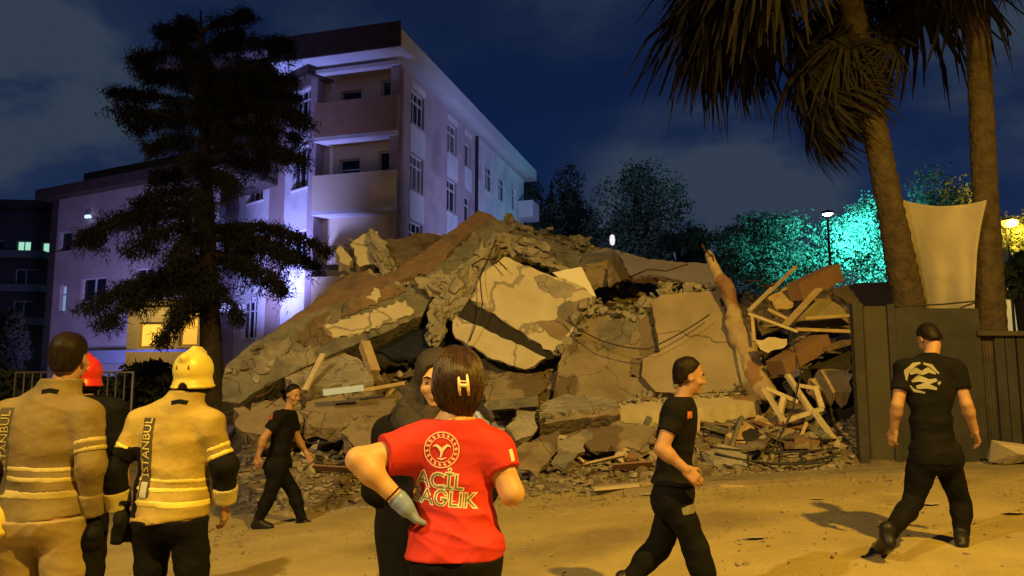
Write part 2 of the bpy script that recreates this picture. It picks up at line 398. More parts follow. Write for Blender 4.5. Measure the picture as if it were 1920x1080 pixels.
for a, b in cols + [(7.03, 7.85)]:          # white spandrels over and under the windows
    for za, zb in ((10.2, 11.28), (7.5, 8.63), (4.75, 5.93), (12.8, 13.05)):
        plain(bA, 'spandrel_panel', M_WHITE, cn + U * (a * k1 - .08) + UP * za, U * ((b - a) * k1 + .16), NR * .035, UP * (zb - za))
plain(bA, 'downpipe', M_METAL, cn + U * 8.82 + UP * .2, U * .12, NR * .14, UP * (H - .3))
o2 = cn + U * 8.9 - NR * .02
w2 = [(1.6, 2.9, 10.9, 12.3, 1), (3.9, 5.2, 10.9, 12.3, 1), (6.4, 7.4, 10.9, 12.3, 1), (1.6, 2.9, 8.2, 9.6, 1), (3.9, 5.2, 8.2, 9.6, 1), (6.4, 7.4, 8.2, 9.6, 1), (.25, .95, 11.2, 12.2, 0), (.25, .95, 8.2, 9.3, 0)]
facade(bA, o2, U, NR, 9.1, 0, H, w2, M_WHITE)
# far small balconies
for z in (8.0, 10.7): plain(bA, 'balcony_parapet', M_WHITE, cn + U * 16.6 + UP * z, U * 1.6, NR * .9, UP * 1.0)
# front: balcony stack on the corner
BW = 3.5; rec = .6
bw = [(.15, 1.05, 12.05, 12.95, 1), (.1, 1.1, 9.15, 10.1, 1), (1.9, 2.8, 10.7, 12.7, 0), (1.9, 2.8, 7.8, 9.9, 0)]
fo = cn - NF * rec
M_BALW = mat('balcony_render', (.58, .48, .34), (.66, .56, .41), 1.2, .85, .2)
facade(bA, cn, Fd, NF, BW, 0, 5.2, [(2.6, 3.2, 2.4, 3.8, 1)], M_BALW)
facade(bA, fo, Fd, NF, BW, 5.2, 13.2, bw, M_BALW)
for z, m in ((7.72, mat('pale_parapet', (.66, .55, .39), (.72, .6, .43), 1, .85, .2)), (10.62, mat('orange_parapet', (.33, .19, .12), (.39, .23, .15), 2, .85, .2))):
    plain(bA, 'balcony_parapet', m, cn + NF * .05 + UP * z, Fd * BW, NF * .12, UP * 1.38)
    plain(bA, 'balcony_parapet', M_PINK, cn + NF * .046 + UP * z - U * 0 + Fd * .004, NF * -(rec - .1), Fd * .12, UP * 1.37)
    plain(bA, 'balcony_slab', M_WHITE, cn + NF * .17 + UP * (z - .16), Fd * BW, NF * -(rec + .15), UP * .155)
plain(bA, 'balcony_slab', M_WHITE, cn + NF * .17 + UP * 13.2, Fd * BW, NF * -(rec + .15), UP * .15)
plain(bA, 'corner_pier', M_PINK, cn + UP * 5.2 - NR * .36, NR * .36 , U * .4, UP * 7.95)
plain(bA, 'corner_pier', M_PINK, cn + Fd * BW + UP * 0, Fd * .3, U * 1.6, UP * 13.2)
MB().hexa([cn + UP * 5.4 + NF * .1 - NR * 0, cn + UP * 5.4 + NF * .1 + Fd * BW, cn + UP * 5.4 + NF * .6 + Fd * BW, cn + UP * 5.4 + NF * .6,
           cn + UP * 5.62 + NF * .1, cn + UP * 5.62 + NF * .1 + Fd * BW, cn + UP * 5.5 + NF * .62 + Fd * BW, cn + UP * 5.5 + NF * .62]).build('canopy', M_CONCD, bA)
# eaves and roof
e = .95
ro = cn + NF * (e) + NR * .5
q0, q1, q2, q3 = ro, ro + U * (18.2 + e * 2), ro + U * (18.2 + e * 2) + Fd * 13, ro + Fd * (BW + 1.6 + e)
def quadbox(name, m, pts, z0, z1, parent): 
    n = len(pts); b = MB(); b.add([Vector((p.x, p.y, z0)) for p in pts] + [Vector((p.x, p.y, z1)) for p in pts], [tuple(reversed(range(n))), tuple(range(n, 2 * n))] + [(i, (i + 1) % n, n + (i + 1) % n, n + i) for i in range(n)])
    return b.build(name, m, parent)
quadbox('eave', M_EAVE, [q0, q1, q1 + Fd * 12, ro + Fd * (BW + 2)], 13.5, 14.15, bA)
MB().box(ro + NF * .02 + UP * 13.47 - Fd * .0, Fd * (BW + 2), NF * .1, UP * .95).build('fascia', M_ROOF, bA)
rb = [ro + UP * 14.16, q1 + UP * 14.16, q1 + Fd * 12 + UP * 14.16, ro + Fd * 12 + UP * 14.16]
rid = [ro + Fd * 6 + U * 5 + UP * 15.8, q1 + Fd * 6 - U * 5 + UP * 15.8]
MB().add(rb + rid, [(0, 1, 5, 4), (1, 2, 5), (2, 3, 4, 5), (3, 0, 4)]).build('roof', mat('roof_tiles', (.17, .15, .15), (.23, .2, .2), 6, .8, .6, 12), bA)
sp = ro + Fd * .7 + U * 2.2 + UP * 14.5
MB().box(sp, U * 2.6, Fd * .9 + UP * .35, NR * .12 + UP * .3).build('roof_panel', M_WHITE, bA)
MB().box(sp + U * 2.8 - UP * .3, U * .35, Fd * .35, UP * .8).build('chimney', M_CONCD, bA)
# the wing running back to the left at an angle
wo = P(592, 420, 28.2); wo = Vector((wo.x, wo.y, 0)); wd = Vector((-1.132, 1, 0)).normalized(); wn = Vector((-1, -1.132, 0)).normalized()
ww = [(.55, 1.75, 8.9, 10.6, 2), (4.0, 5.3, 8.9, 10.6, 2), (.55, 1.6, 6.0, 7.2, 1), (4.1, 5.3, 3.0, 4.6, 2), (4.0, 5.3, 11.6, 13.0, 2), (.55, 1.75, 11.6, 13.0, 2)]
facade(bA, wo, wd, wn, 9, 0, H, ww, M_WHITE)
plain(bA, 'pilaster', mat('brownish_band', (.32, .24, .22), (.36, .27, .25), 1, .85, .1), wo + wd * 2.3, wd * 1.1, wn * .05, UP * (H - .01))
plain(bA, 'pilaster', M_PINK, wo + wd * 5.9, wd * 1.2, wn * .05, UP * (H - .01))
plain(bA, 'eave', M_ROOF, wo + wn * .7 - wd * .2 + UP * 13.1, wd * 8, wn * -4, UP * .9)

# --- lower pinkish building left of the cedar
b0 = Vector((-11.2, 27.8, 0)); bd = Vector((-1.92, 1, 0)).normalized(); bn = Vector((-1, -1.92, 0)).normalized()
bB = thing('lilac_building', 'low pinkish building under a brown roof edge behind the cedar', 'building', b0)
M_SMALLLIT = mat('bluish_lit_pane', (.3, .4, .5), bump=0, emit=(.28, .5, .72), estr=.5)
facade(bB, b0, bd, bn, 10.3, 0, 9.3, [(9.3, 9.75, 4.2, 5.4, 0), (6.6, 8.3, 4.6, 5.6, 1), (9.2, 10.1, 6.9, 7.8, 0), (3.6, 4.8, 4.6, 5.8, 1), (3.6, 4.8, 7.2, 8.4, 1), (1.0, 2.2, 4.6, 5.8, 1), (1.0, 2.2, 7.2, 8.4, 1)], M_PINK, lit={0: M_SMALLLIT})
plain(bB, 'corner_band', M_ROOF, b0 + bd * 10.3, bd * .5, bn * -.6, UP * 9.3)
plain(bB, 'roof', M_ROOF, b0 + bn * .5 - bd * .3 + UP * 9.3, bd * 11.6, bn * -7, UP * .45)
plain(bB, 'roof', M_ROOF, b0 + bn * .2 - bd * .3 + UP * 9.75, bd * 8.6, bn * -6, UP * .45)
plain(bB, 'ledge', mat('blue_grey_ledge', (.2, .22, .3), rough=.8), b0 + bn * .9 + UP * 1.95, bd * 8, bn * -.9, UP * .5)
plain(bB, 'wall_lamp', mat('bluish_lamp', (1, 1, 1), bump=0, emit=(.45, .65, 1), estr=1.6), b0 + bd * 7.75 + bn * .1 + UP * 8.2, bd * .28, bn * .12, UP * .12)
plain(bB, 'side_wall', M_PINK, b0 + bd * 10.8 - bn * .05, bn * -5, bd * -.3, UP * 9.3)

# --- annex with lit yellow rooms
a0 = P(372, 690, 24.5); a0 = Vector((a0.x, a0.y, -.3)); ad = Vector((-1, .12, 0)).normalized(); an = Vector((-.12, -1, 0)).normalized()
bY = thing('lit_annex', 'single-storey annex with glowing yellow windows over a cream ledge behind the cedar', 'building', a0)
M_YEL = mat('yellow_lit_room', (.8, .6, .2), (.9, .7, .25), 3, bump=0, emit=(1, .55, .07), estr=.8)
M_YELD = mat('amber_lit_room', (.8, .6, .2), bump=0, emit=(1, .50, .06), estr=.6)
facade(bY, a0, ad, an, 2.6, 2.65, 4.1, [(.1, .75, 2.75, 3.9, 0), (.95, 1.2, 2.75, 3.5, 0), (1.35, 2.2, 2.7, 3.55, 0)], M_CREAM, lit={0: M_YELD, 1: M_YELD, 2: M_YEL}, wm=M_WOOD)
plain(bY, 'ledge', mat('cream_ledge', (.55, .45, .28), (.6, .5, .32), 2, bump=.1), a0 + an * .3 + UP * 1.95, ad * 2.4, an * -.5, UP * .6)
plain(bY, 'base_wall', M_DARK, a0 + an * .2, ad * 2.4, an * -.4, UP * 1.945)
plain(bY, 'roof', M_CONCD, a0 + an * .25 + UP * 4.1, ad * 2.65, an * -3, UP * .2)

lamp('annex_wall_light', a0 + an * 1.6 + ad * 1.2 + UP * 4.4, 150, (1, .62, .14), radius=.1)
MB().lathe(a0 + an * 1.6 + ad * 1.2 + UP * 4.5, [(0, .14), (.14, .06), (.16, 0)], 10).build('lamp_shade', M_METAL, bY)
MB().bar(a0 + an * .2 + ad * 1.2 + UP * 4.62, a0 + an * 1.6 + ad * 1.2 + UP * 4.66, .05, .05).build('lamp_arm', M_METAL, bY)
# --- dark flats at the far left
c0 = P(92, 690, 46); c0 = Vector((c0.x, c0.y, 0)); cd = Vector((-1, -.1, 0)).normalized(); cnn = Vector((.1, -1, 0)).normalized()
bC = thing('dark_flats', 'dark block of flats at the far left with two lit greenish windows', 'building', c0)
M_GLIT = mat('greenish_lit_window', (.5, .8, .6), (.3, .6, .4), 4, bump=0, emit=(.45, .95, .68), estr=.75)
M_CW = mat('dark_flats_wall', (.08, .08, .085), (.11, .11, .115), 1, .9, .1)
M_CB = mat('grey_balcony_band', (.2, .21, .22), (.26, .27, .28), 1, .9, .1)
zc = lambda py: 1.55 + (700 - py) / F * 46
cw = [(1.6, 2.45, zc(476), zc(451), 1), (.5, .95, zc(473), zc(453), 0), (1.2, 2.4, zc(535), zc(505), 1), (1.2, 2.4, zc(598), zc(565), 1), (3.2, 4.2, zc(476), zc(450), 1)]
facade(bC, c0, cd, cnn, 9, 0, zc(392), cw, M_CW, lit={0: M_GLIT, 1: M_GLIT})
for py in (482, 545, 607):
    plain(bC, 'balcony_parapet', M_CB, c0 + cd * .4 + cnn * .9 + UP * (zc(py) - .15), cd * 3, cnn * -.88, UP * .45)
plain(bC, 'roof', M_ROOF, c0 + cnn * .8 - cd * .4 + UP * zc(392), cd * 10, cnn * -6, UP * .5)
plain(bC, 'lit_edge', mat('cyan_edge_glow', (.1, .3, .35), bump=0, emit=(.12, .42, .55), estr=.35), c0 - cd * .02 + cnn * .05 + UP * zc(625), cd * -.28, cnn * -.2, UP * (zc(470) - zc(625)))  # cyan light on the wall's edge is put in as a glow

# --- low far wall and house behind the fence at right
h0 = P(1868, 455, 33)
bH = thing('small_house', 'small house with a red-brown roof beyond the orange lamp', 'building', (h0.x, h0.y, 0))
plain(bH, 'wall', mat('bluish_house_wall', (.45, .52, .62), rough=.8), (h0.x - .3, h0.y + .2, 0), (7, 0, 0), (0, 4, 0), (0, 0, h0.z - .2))
MB().add([(h0.x - .6, h0.y - .2, h0.z - .2), (h0.x + 7, h0.y - .2, h0.z - .2), (h0.x + 7, h0.y + 4.4, h0.z - .2), (h0.x - .6, h0.y + 4.4, h0.z - .2), (h0.x + .3, h0.y + 2, h0.z + .75), (h0.x + 6, h0.y + 2, h0.z + .75)],
         [(0, 1, 5, 4), (1, 2, 5), (2, 3, 4, 5), (3, 0, 4), (3, 2, 1, 0)]).build('roof', mat('red_tiles', (.2, .07, .06), rough=.8), bH)

def filler():  # leaves added to darken the dim, unclear background behind the barrier
    r = np.random.default_rng(21); V = []
    x0, x1 = P(-80, 700, 18).x, P(345, 700, 18).x; n = 9000
    c = np.stack([r.uniform(x0, x1, n), 18 + r.normal(size=n) * .3, r.uniform(-.5, 1, n) * 1.0], 1); top = 1.55 + .25 * np.sin(c[:, 0] * 1.3) + .12 * np.sin(c[:, 0] * 4.1)
    c[:, 2] = r.uniform(-.4, 1, n) ** 1 * top
    a = r.normal(size=(n, 3)); a /= np.linalg.norm(a, axis=1)[:, None]; b = np.cross(a, r.normal(size=(n, 3))); b /= np.linalg.norm(b, axis=1)[:, None]; s = r.uniform(.06, .14, (n, 1))
    V = np.stack([c - a * s, c - b * s * .6, c + a * s, c + b * s * .6], 1).reshape(-1, 3)
    me = bpy.data.meshes.new('filler'); me.from_pydata(V.tolist(), [], np.arange(len(V)).reshape(-1, 4).tolist())
    tag(obm('filler', me, mat('filler_leaves', (.012, .018, .010), (.025, .032, .016), 2, .85, 0)), 'dark leafy hedge running behind the metal barrier at the left', 'filler')
filler()
# ------------------------------------------------------------------ trees
M_BARK = mat('bark', (.022, .017, .012), (.045, .034, .024), 8, .95, .8, 20)
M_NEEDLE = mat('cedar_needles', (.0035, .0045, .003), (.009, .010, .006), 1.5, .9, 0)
M_LEAF = mat('broad_leaves', (.04, .075, .04), (.09, .13, .07), .8, .8, 0)
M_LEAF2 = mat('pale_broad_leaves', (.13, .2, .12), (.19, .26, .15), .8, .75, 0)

def needles(cent, n, ln, wd, r, down=.5):
    """n thin needle triangles round each centre (drooping sprays)"""
    C_ = np.repeat(np.asarray(cent, float), n, 0); k = len(C_)
    C_ = C_ + r.normal(size=(k, 3)) * np.array([.075, .08, .05])
    d = r.normal(size=(k, 3)); d[:, 2] -= down; d /= np.linalg.norm(d, axis=1)[:, None]
    s = np.cross(d, r.normal(size=(k, 3))); s /= np.linalg.norm(s, axis=1)[:, None] + 1e-9
    L = ln * r.uniform(.6, 1.5, (k, 1)); V = np.stack([C_ - s * wd, C_ + s * wd, C_ + d * L], 1).reshape(-1, 3)
    return V

def cedar():
    Y = 15.6; base = P(398, 745, Y); zb = gz(base.x) - .1
    t = thing('cedar_tree', 'tall dark cedar with drooping layered boughs behind the two firefighters', 'tree', (base.x, Y, zb))
    def tp(py):
        f = max(0, min(1, (745 - py) / 735)); return P(398 - 22 * f, py, Y)
    tr = MB(); pys = [745, 700, 640, 560, 470, 380, 280, 180, 90, 20]
    tr.tube([(base.x, Y, zb - .2)] + [tp(p) for p in pys], [.27, .25, .235, .22, .2, .18, .15, .12, .09, .06, .02], 10)
    tr.build('trunk', M_BARK, t, True)
    r = np.random.default_rng(3)
    # boughs: (height on trunk, tip x, tip y, depth change, fullness)
    B = [(60, 465, 22, 0, 1.2), (70, 300, 55, .4, 1.3), (110, 250, 112, -.3, 1.3), (95, 450, 60, .5, 1.0), (150, 275, 140, .5, 1.3), (120, 330, 75, -.6, 1.4), (60, 340, 35, .2, 1.3),
         (100, 545, 78, .6, 1.5), (150, 552, 150, -.4, 1.6), (170, 560, 185, .6, 1.7), (190, 490, 150, .9, 1.2), (210, 575, 225, -.5, 1.5),
         (205, 212, 170, .2, 1.0), (235, 220, 205, -.6, 1.1), (225, 250, 240, .8, 1.2), (265, 280, 275, -1, 1.1), (250, 570, 262, .3, 1.2), (290, 575, 298, -.4, 1.3),
         (310, 500, 300, 1.0, 1.0), (320, 300, 335, .6, 1.3), (360, 265, 380, -.4, 1.3), (390, 160, 440, .4, 1.2), (400, 140, 455, -.5, .9), (420, 240, 470, -.9, 1.2),
         (340, 440, 345, -1.2, 1.0), (420, 470, 470, 1, 1.2), (430, 615, 468, 0, 1.2), (450, 560, 490, -.6, 1.3), (470, 500, 530, .7, 1.2), (450, 600, 500, .9, 1.0), (480, 540, 545, -.9, 1.0),
         (480, 300, 520, .2, 1.3), (500, 240, 560, -.8, 1.3), (520, 150, 578, -1.4, 1.1), (530, 190, 610, -1.2, .9), (510, 330, 590, -1.3, 1.1), (530, 450, 600, -.6, .8), (560, 300, 640, -1.0, .7),
         (440, 330, 480, -1.5, 1.3), (300, 360, 300, -1.4, 1.2), (200, 370, 210, -1.3, 1.3), (120, 380, 130, -1.2, 1.2), (380, 380, 400, -1.6, 1.2), (240, 420, 255, -1.2, 1.1), (160, 430, 165, -1, 1.2), (500, 400, 560, -1.2, .9)]
    V = []; wood = MB()
    for py, tx, ty, dd, full in B:
        a = tp(py); b = P(tx, ty, Y + dd); L = (b - a).length
        pts = []
        for i in range(8):
            f = i / 7; p = a.lerp(b, f); p.z += .16 * L * math.sin(math.pi * f) * (.7 if ty > py else .3); pts.append(p)
        wood.tube(pts, [.06 * (1 - f / 7.5) + .008 for f in range(8)], 5)
        cents = []
        nt = int(8 + L * 15 * full)
        for _ in range(nt):
            f = r.uniform(.12, 1) ** .75; i = min(6, int(f * 7)); p = pts[i].lerp(pts[i + 1], f * 7 - i)
            side = r.normal(size=2) * np.array([.16, .34]) * (1 - .6 * f) * full
            hang = abs(r.normal()) * .34 * full * (1 - .5 * f)
            for g in np.linspace(.15, 1, 5): cents.append((p.x + side[0] * g, p.y + side[1] * g, p.z + .03 * r.normal() - hang * g * g))
        V.append(needles(cents, 11, .15, .012, r, .9))
    V = np.concatenate(V); me = leafmesh('crown', V, np.arange(len(V)).reshape(-1, 3))
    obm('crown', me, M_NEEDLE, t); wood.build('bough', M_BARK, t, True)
cedar()

def leafy(name, label, px, pyb, pyt, Y, wpx, m, n=3500, size=.34, seed=1, lobes=12, sq=1.0, group=None):
    r = np.random.default_rng(seed); top = P(px, pyt, Y); c = P(px, (pyb + pyt) / 2, Y); rad = wpx / 2 / F * Y; hz = (top.z - P(px, pyb, Y).z) / 2
    t = thing(name, label, 'tree', (c.x, Y, 0), 0, group)
    tr = MB(); tr.tube([(c.x, Y, -.3), (c.x + .1, Y, c.z * .5), (c.x - .1, Y, c.z), (c.x, Y, c.z + hz * .6)], [.3, .24, .18, .06], 8)
    V = []
    for k in range(lobes):
        th = r.uniform(0, 6.28); ph = r.uniform(-.9, 1); q = math.sqrt(max(0, 1 - ph * ph)) * r.uniform(.35, .8)
        lc = np.array([c.x + rad * q * math.cos(th), Y + rad * .8 * q * math.sin(th), c.z + hz * ph * .72]); lr = np.array([rad, rad * .8, hz]) * r.uniform(.24, .42)
        tr.tube([(c.x, Y, c.z - hz * .4), tuple((lc + np.array([c.x, Y, c.z])) / 2 + r.normal(size=3) * .15), tuple(lc)], [.1, .07, .03], 5)
        nn = n // lobes; d = r.normal(size=(nn, 3)); d /= np.linalg.norm(d, axis=1)[:, None]
        d = d * (r.uniform(.45, 1.12, (nn, 1)) ** .6); d += .16 * np.sin(d[:, [1, 2, 0]] * 7 + k)
        pc = lc + d * lr * 1.05
        nrm = d + r.normal(size=(nn, 3)) * .32; nrm /= np.linalg.norm(nrm, axis=1)[:, None]
        a = np.cross(nrm, r.normal(size=(nn, 3))); a /= np.linalg.norm(a, axis=1)[:, None]; b = np.cross(nrm, a)
        s = size * r.uniform(.5, 1.2, (nn, 1)) * .5
        V.append(np.stack([pc - a * s, pc - b * s * .55, pc + a * s, pc + b * s * .55], 1).reshape(-1, 3))
    V = np.concatenate(V)
    obm('crown', leafmesh('crown', V, np.arange(len(V)).reshape(-1, 4)), m, t); tr.build('trunk', M_BARK, t, True)
    return t
leafy('broadleaf_tree', 'dark leafy tree touching the far end of the apartment block', 1035, 500, 298, 50, 165, M_LEAF, 9000, .27, 11, 18)
leafy('broadleaf_tree', 'large dim leafy tree rising over the middle of the rubble skyline', 1195, 550, 298, 44, 230, M_LEAF, 15000, .23, 12, 26)
leafy('broadleaf_tree', 'low dark rounded tree between the dim tree and the teal bushes', 1325, 570, 415, 44, 200, M_LEAF, 9000, .22, 13, 16)
leafy('broadleaf_tree', 'broad teal-lit tree just behind the leaning concrete post', 1440, 575, 385, 33, 270, M_LEAF, 17000, .17, 14, 30)
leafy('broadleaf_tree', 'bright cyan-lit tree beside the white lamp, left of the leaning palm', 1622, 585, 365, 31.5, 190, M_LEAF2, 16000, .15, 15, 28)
leafy('broadleaf_tree', 'tree with teal-tinted top showing above the hanging sheet', 1770, 560, 318, 30.6, 200, M_LEAF, 11000, .16, 16, 18)
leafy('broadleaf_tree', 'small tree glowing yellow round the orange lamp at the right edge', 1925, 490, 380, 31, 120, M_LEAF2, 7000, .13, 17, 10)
leafy('broadleaf_tree', 'dark shrubby tree low at the right edge under the small house', 1915, 575, 475, 22, 120, M_LEAF, 2600, .2, 18, 10)
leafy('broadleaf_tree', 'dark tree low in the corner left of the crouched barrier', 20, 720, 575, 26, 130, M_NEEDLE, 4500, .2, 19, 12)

leafy('broadleaf_tree', 'low dark tree filling the gap right of the apartment block on the skyline', 1100, 560, 400, 52, 150, M_LEAF, 8000, .26, 23, 14)
leafy('broadleaf_tree', 'dim low tree behind the marker stake, between the large dim tree and the rounded one', 1275, 560, 425, 47, 150, M_LEAF, 8000, .24, 24, 14)
# far lamps that are lit in the picture
M_LAMPC = mat('white_lamp_lens', (1, 1, 1), bump=0, emit=(.65, 1, 1), estr=14)
M_LAMPO = mat('orange_lamp_lens', (1, .8, .4), bump=0, emit=(1, .50, .05), estr=2.6)
lc = P(1552, 402, 28.4)
t = thing('street_lamp', 'lit bluish-white street lamp among the teal trees', 'street lamp', (lc.x + .1, lc.y, 0))
MB().tube([(lc.x + .1, lc.y + .25, 0), (lc.x + .1, lc.y + .25, lc.z + .1), (lc.x, lc.y, lc.z + .16)], [.06, .05, .04], 8).build('pole', M_METAL, t, True)
MB().lathe((lc.x, lc.y, lc.z + .02), [(0, .14), (.2, .1), (.28, .02), (.27, 0)], 12).build('lamp_shade', M_METAL, t, True)
MB().lathe((lc.x, lc.y, lc.z - .06), [(0, 0), (.13, .02), (.2, .075), (.0, .078)], 12).build('lens', M_LAMPC, t, True)
lamp("teal_lamp_light", lc + Vector((1.1, .4, -.5)), 3300, (.06, .62, .76), (lc.x + 1.8, lc.y + 4, lc.z - 1.6), 165, .5, .15)
lo = P(1893, 420, 29.5)
t = thing('street_lamp', 'lit orange street lamp at the right edge above the small house', 'street lamp', (lo.x, lo.y, 0))
MB().tube([(lo.x, lo.y + .2, 0), (lo.x, lo.y + .2, lo.z + .2), (lo.x, lo.y, lo.z + .26)], [.06, .05, .04], 8).build('pole', M_METAL, t, True)
MB().lathe((lo.x, lo.y, lo.z + .16), [(0, .1), (.2, .06), (.26, 0)], 12).build('lamp_shade', M_METAL, t, True)
MB().lathe((lo.x, lo.y, lo.z - .16), [(0, 0), (.2, .05), (.3, .16), (.28, .3), (0, .31)], 12).build('lens', M_LAMPO, t, True)
lamp("orange_lamp_light", lo - Vector((0, .5, .1)), 1900, (1, .52, .05), radius=.2)
# sodium street lamps of this road, standing behind the viewpoint, that light the foreground
for (x, y, z), lab in ((LAMP_A, 'sodium street lamp standing behind the viewpoint on the right'), (LAMP_B, 'sodium street lamp standing behind the viewpoint on the left')):
    t = thing('street_lamp', lab, 'street lamp', (x, y - 1.5, gz(x)))
    MB().tube([(x, y - 1.5, gz(x)), (x, y - 1.5, z - .3), (x, y - 1.2, z + .15), (x, y, z + .2)], [.09, .07, .05, .04], 8).build('pole', M_METAL, t, True)
    MB().hexa([(x - .16, y - .35, z + .1), (x + .16, y - .35, z + .1), (x + .16, y + .35, z + .1), (x - .16, y + .35, z + .1), (x - .08, y - .3, z + .26), (x + .08, y - .3, z + .26), (x + .08, y + .3, z + .26), (x - .08, y + .3, z + .26)]).build('lamp_shade', M_METAL, t)
    MB().box((x - .13, y - .3, z + .06), (.26, 0, 0), (0, .6, 0), (0, 0, .038)).build('lens', mat('sodium_lens', (1, .7, .3), bump=0, emit=SODIUM, estr=8), t)

# ------------------------------------------------------------------ palms
M_PTRUNK = mat('palm_trunk', (.038, .028, .018), (.082, .06, .037), 7, .95, 1, 16, bdist=.04)
M_FROND = mat('dry_palm_frond', (.006, .005, .004), (.016, .012, .008), 5, .9, .2)
def frond_mesh(seed, L=1.0):
    """fan leaf on a stalk, hanging in the local -z of its tip; grows along +y"""
    r = np.random.default_rng(seed); V = []; T = []
    def quad(a, b, c, d): n = len(V); V.extend([a, b, c, d]); T.append((n, n + 1, n + 2, n + 3))
    st = [np.array([0, y, .18 * math.sin(y * 1.6) * L]) * L for y in (0, .3, .6, .85)]
    for a, b in zip(st, st[1:]): quad(a + [-.022, 0, 0], a + [.022, 0, 0], b + [.016, 0, 0], b + [-.016, 0, 0]); quad(a + [0, 0, -.015], a + [0, 0, .02], b + [0, 0, .015], b + [0, 0, -.012])
    c = st[-1]
    for k in range(26):
        a = -1.45 + 2.9 * k / 25 + r.normal() * .06; ln = L * (.85 + .3 * math.cos(a)) * r.uniform(.75, 1.1); dr = r.uniform(.5, 1.05)
        prev = c; w0 = .024
        for i, f in enumerate((.35, .7, 1.0)):
            p = c + np.array([math.sin(a) * ln * f * (1 - .25 * f * dr), math.cos(a) * ln * f * (1 - .3 * f * dr), -dr * ln * f ** 2 * .75])
            s = np.array([math.cos(a), -math.sin(a), r.normal() * .6]); s /= np.linalg.norm(s); w1 = (.03, .022, .004)[i] * L
            quad(prev - s * w0, prev + s * w0, p + s * w1, p - s * w1); prev = p; w0 = w1
    return leafmesh('frond', V, T)
FR = [frond_mesh(40 + i) for i in range(4)]
for f in FR: f.materials.append(M_FROND)
def palm(label, path, rads, crown, fr, hl=None):
    b = path[0]; t = thing('palm_tree', label, 'palm tree', (b.x, b.y, b.z))
    # ringed trunk
    pts = []; rs = []
    for i in range(len(path) - 1):
        k = 20
        for j in range(k):
            f = j / k; pts.append(path[i].lerp(path[i + 1], f)); rr = rads[i] + (rads[i + 1] - rads[i]) * f
            rs.append(rr * (1 + .075 * (j % 2) + random.uniform(-.03, .03)))
    pts.append(path[-1]); rs.append(rads[-1])
    MB().tube(pts, rs, 16).build('trunk', M_PTRUNK, t, True)
    for k, (org, az, el, sc) in enumerate(fr):
        o = bpy.data.objects.new('frond', FR[k % 4]); COL.objects.link(o); adopt(o, t)
        o.location = org; o.rotation_euler = Matrix.Rotation(az, 4, 'Z').to_quaternion().to_matrix().to_4x4().to_euler()
        M = Matrix.Rotation(az, 4, 'Z') @ Matrix.Rotation(el, 4, 'X') @ Matrix.Rotation(random.uniform(-.4, .4), 4, 'Y')
        o.rotation_euler = M.to_euler(); o.scale = (sc,) * 3
    return t
def skirt(path_f, n, z0, z1, az0=0, az1=6.28, el0=-1.3, el1=-.7, sc=(.9, 1.3)):
    out = []
    for _ in range(n):
        z = random.uniform(z0, z1); p = path_f(z); az = random.uniform(az0, az1); out.append((p, az, random.uniform(el0, el1), random.uniform(*sc)))
    return out
YP = 10.9
def p1(z):      # the leaning palm's axis
    a, b = P(1708, 590, YP), P(1592, -10, YP + .1); f = (z - a.z) / (b.z - a.z); q = a.lerp(b, f); q.x -= .12 * math.sin(max(0, min(1, f)) * 3.1) * 0; return q
top = p1(7.7); z280 = P(1640, 210, YP).z
fr = []
AZL = math.pi / 2                                     # a frond pointing towards -x
fr += skirt(p1, 26, 6.3, 7.4, AZL - .9, AZL + .9, -1.25, -.75, (.85, 1.15))        # dead skirt on the left side
fr += skirt(p1, 14, 6.6, 7.5, 0, 6.28, -1.4, -.9, (.7, .95))
fr += [(p1(z), AZL + a, e, s) for z, a, e, s in ((7.5, 0, -.35, 1.7), (7.5, .3, -.2, 1.75), (7.55, -.3, -.25, 1.75), (7.6, .1, -.08, 1.8), (7.6, -.6, -.15, 1.7), (7.65, .6, -.05, 1.7), (7.5, .1, -.5, 1.5), (7.7, .9, .1, 1.6), (7.7, -.9, .05, 1.6),
       (7.7, 0, .15, 1.8), (7.7, .4, .25, 1.7), (7.4, -.15, -.55, 1.45), (7.55, .5, -.4, 1.5), (7.55, -.5, -.45, 1.5))]
fr += [(p1(7.5 + .02 * k), AZL + random.uniform(-.55, .55), random.uniform(-.42, .05), random.uniform(1.55, 2.0)) for k in range(16)]
fr += [(p1(7.65), random.uniform(-2.6, .8), random.uniform(-.4, .5), random.uniform(1.2, 1.6)) for _ in range(16)]
base1 = p1(gz(5.9)); 
palm('leaning palm with a skirt of dead fronds, left of the hanging sheet', [p1(gz(6)), p1(2.5), p1(4.2), p1(6.0), p1(7.6)], [.245, .215, .18, .165, .18], top, fr)
YQ = 10.6
def p2(z):
    a, b = P(1858, 610, YQ), P(1832, 20, YQ + .05); f = (z - a.z) / (b.z - a.z); return a.lerp(b, f)
fr = skirt(p2, 6, 8.0, 8.3, 0, 6.28, -1.0, -.4, (.7, .9)) + [(p2(8.6), random.uniform(0, 6.28), random.uniform(-.2, .6), random.uniform(1.1, 1.4)) for _ in range(14)]
palm('upright palm with a dark bare upper trunk, right of the hanging sheet', [p2(gz(7)), p2(2.2), p2(4.2), p2(6.4), p2(8.6)], [.235, .20, .165, .16, .18], None, fr)

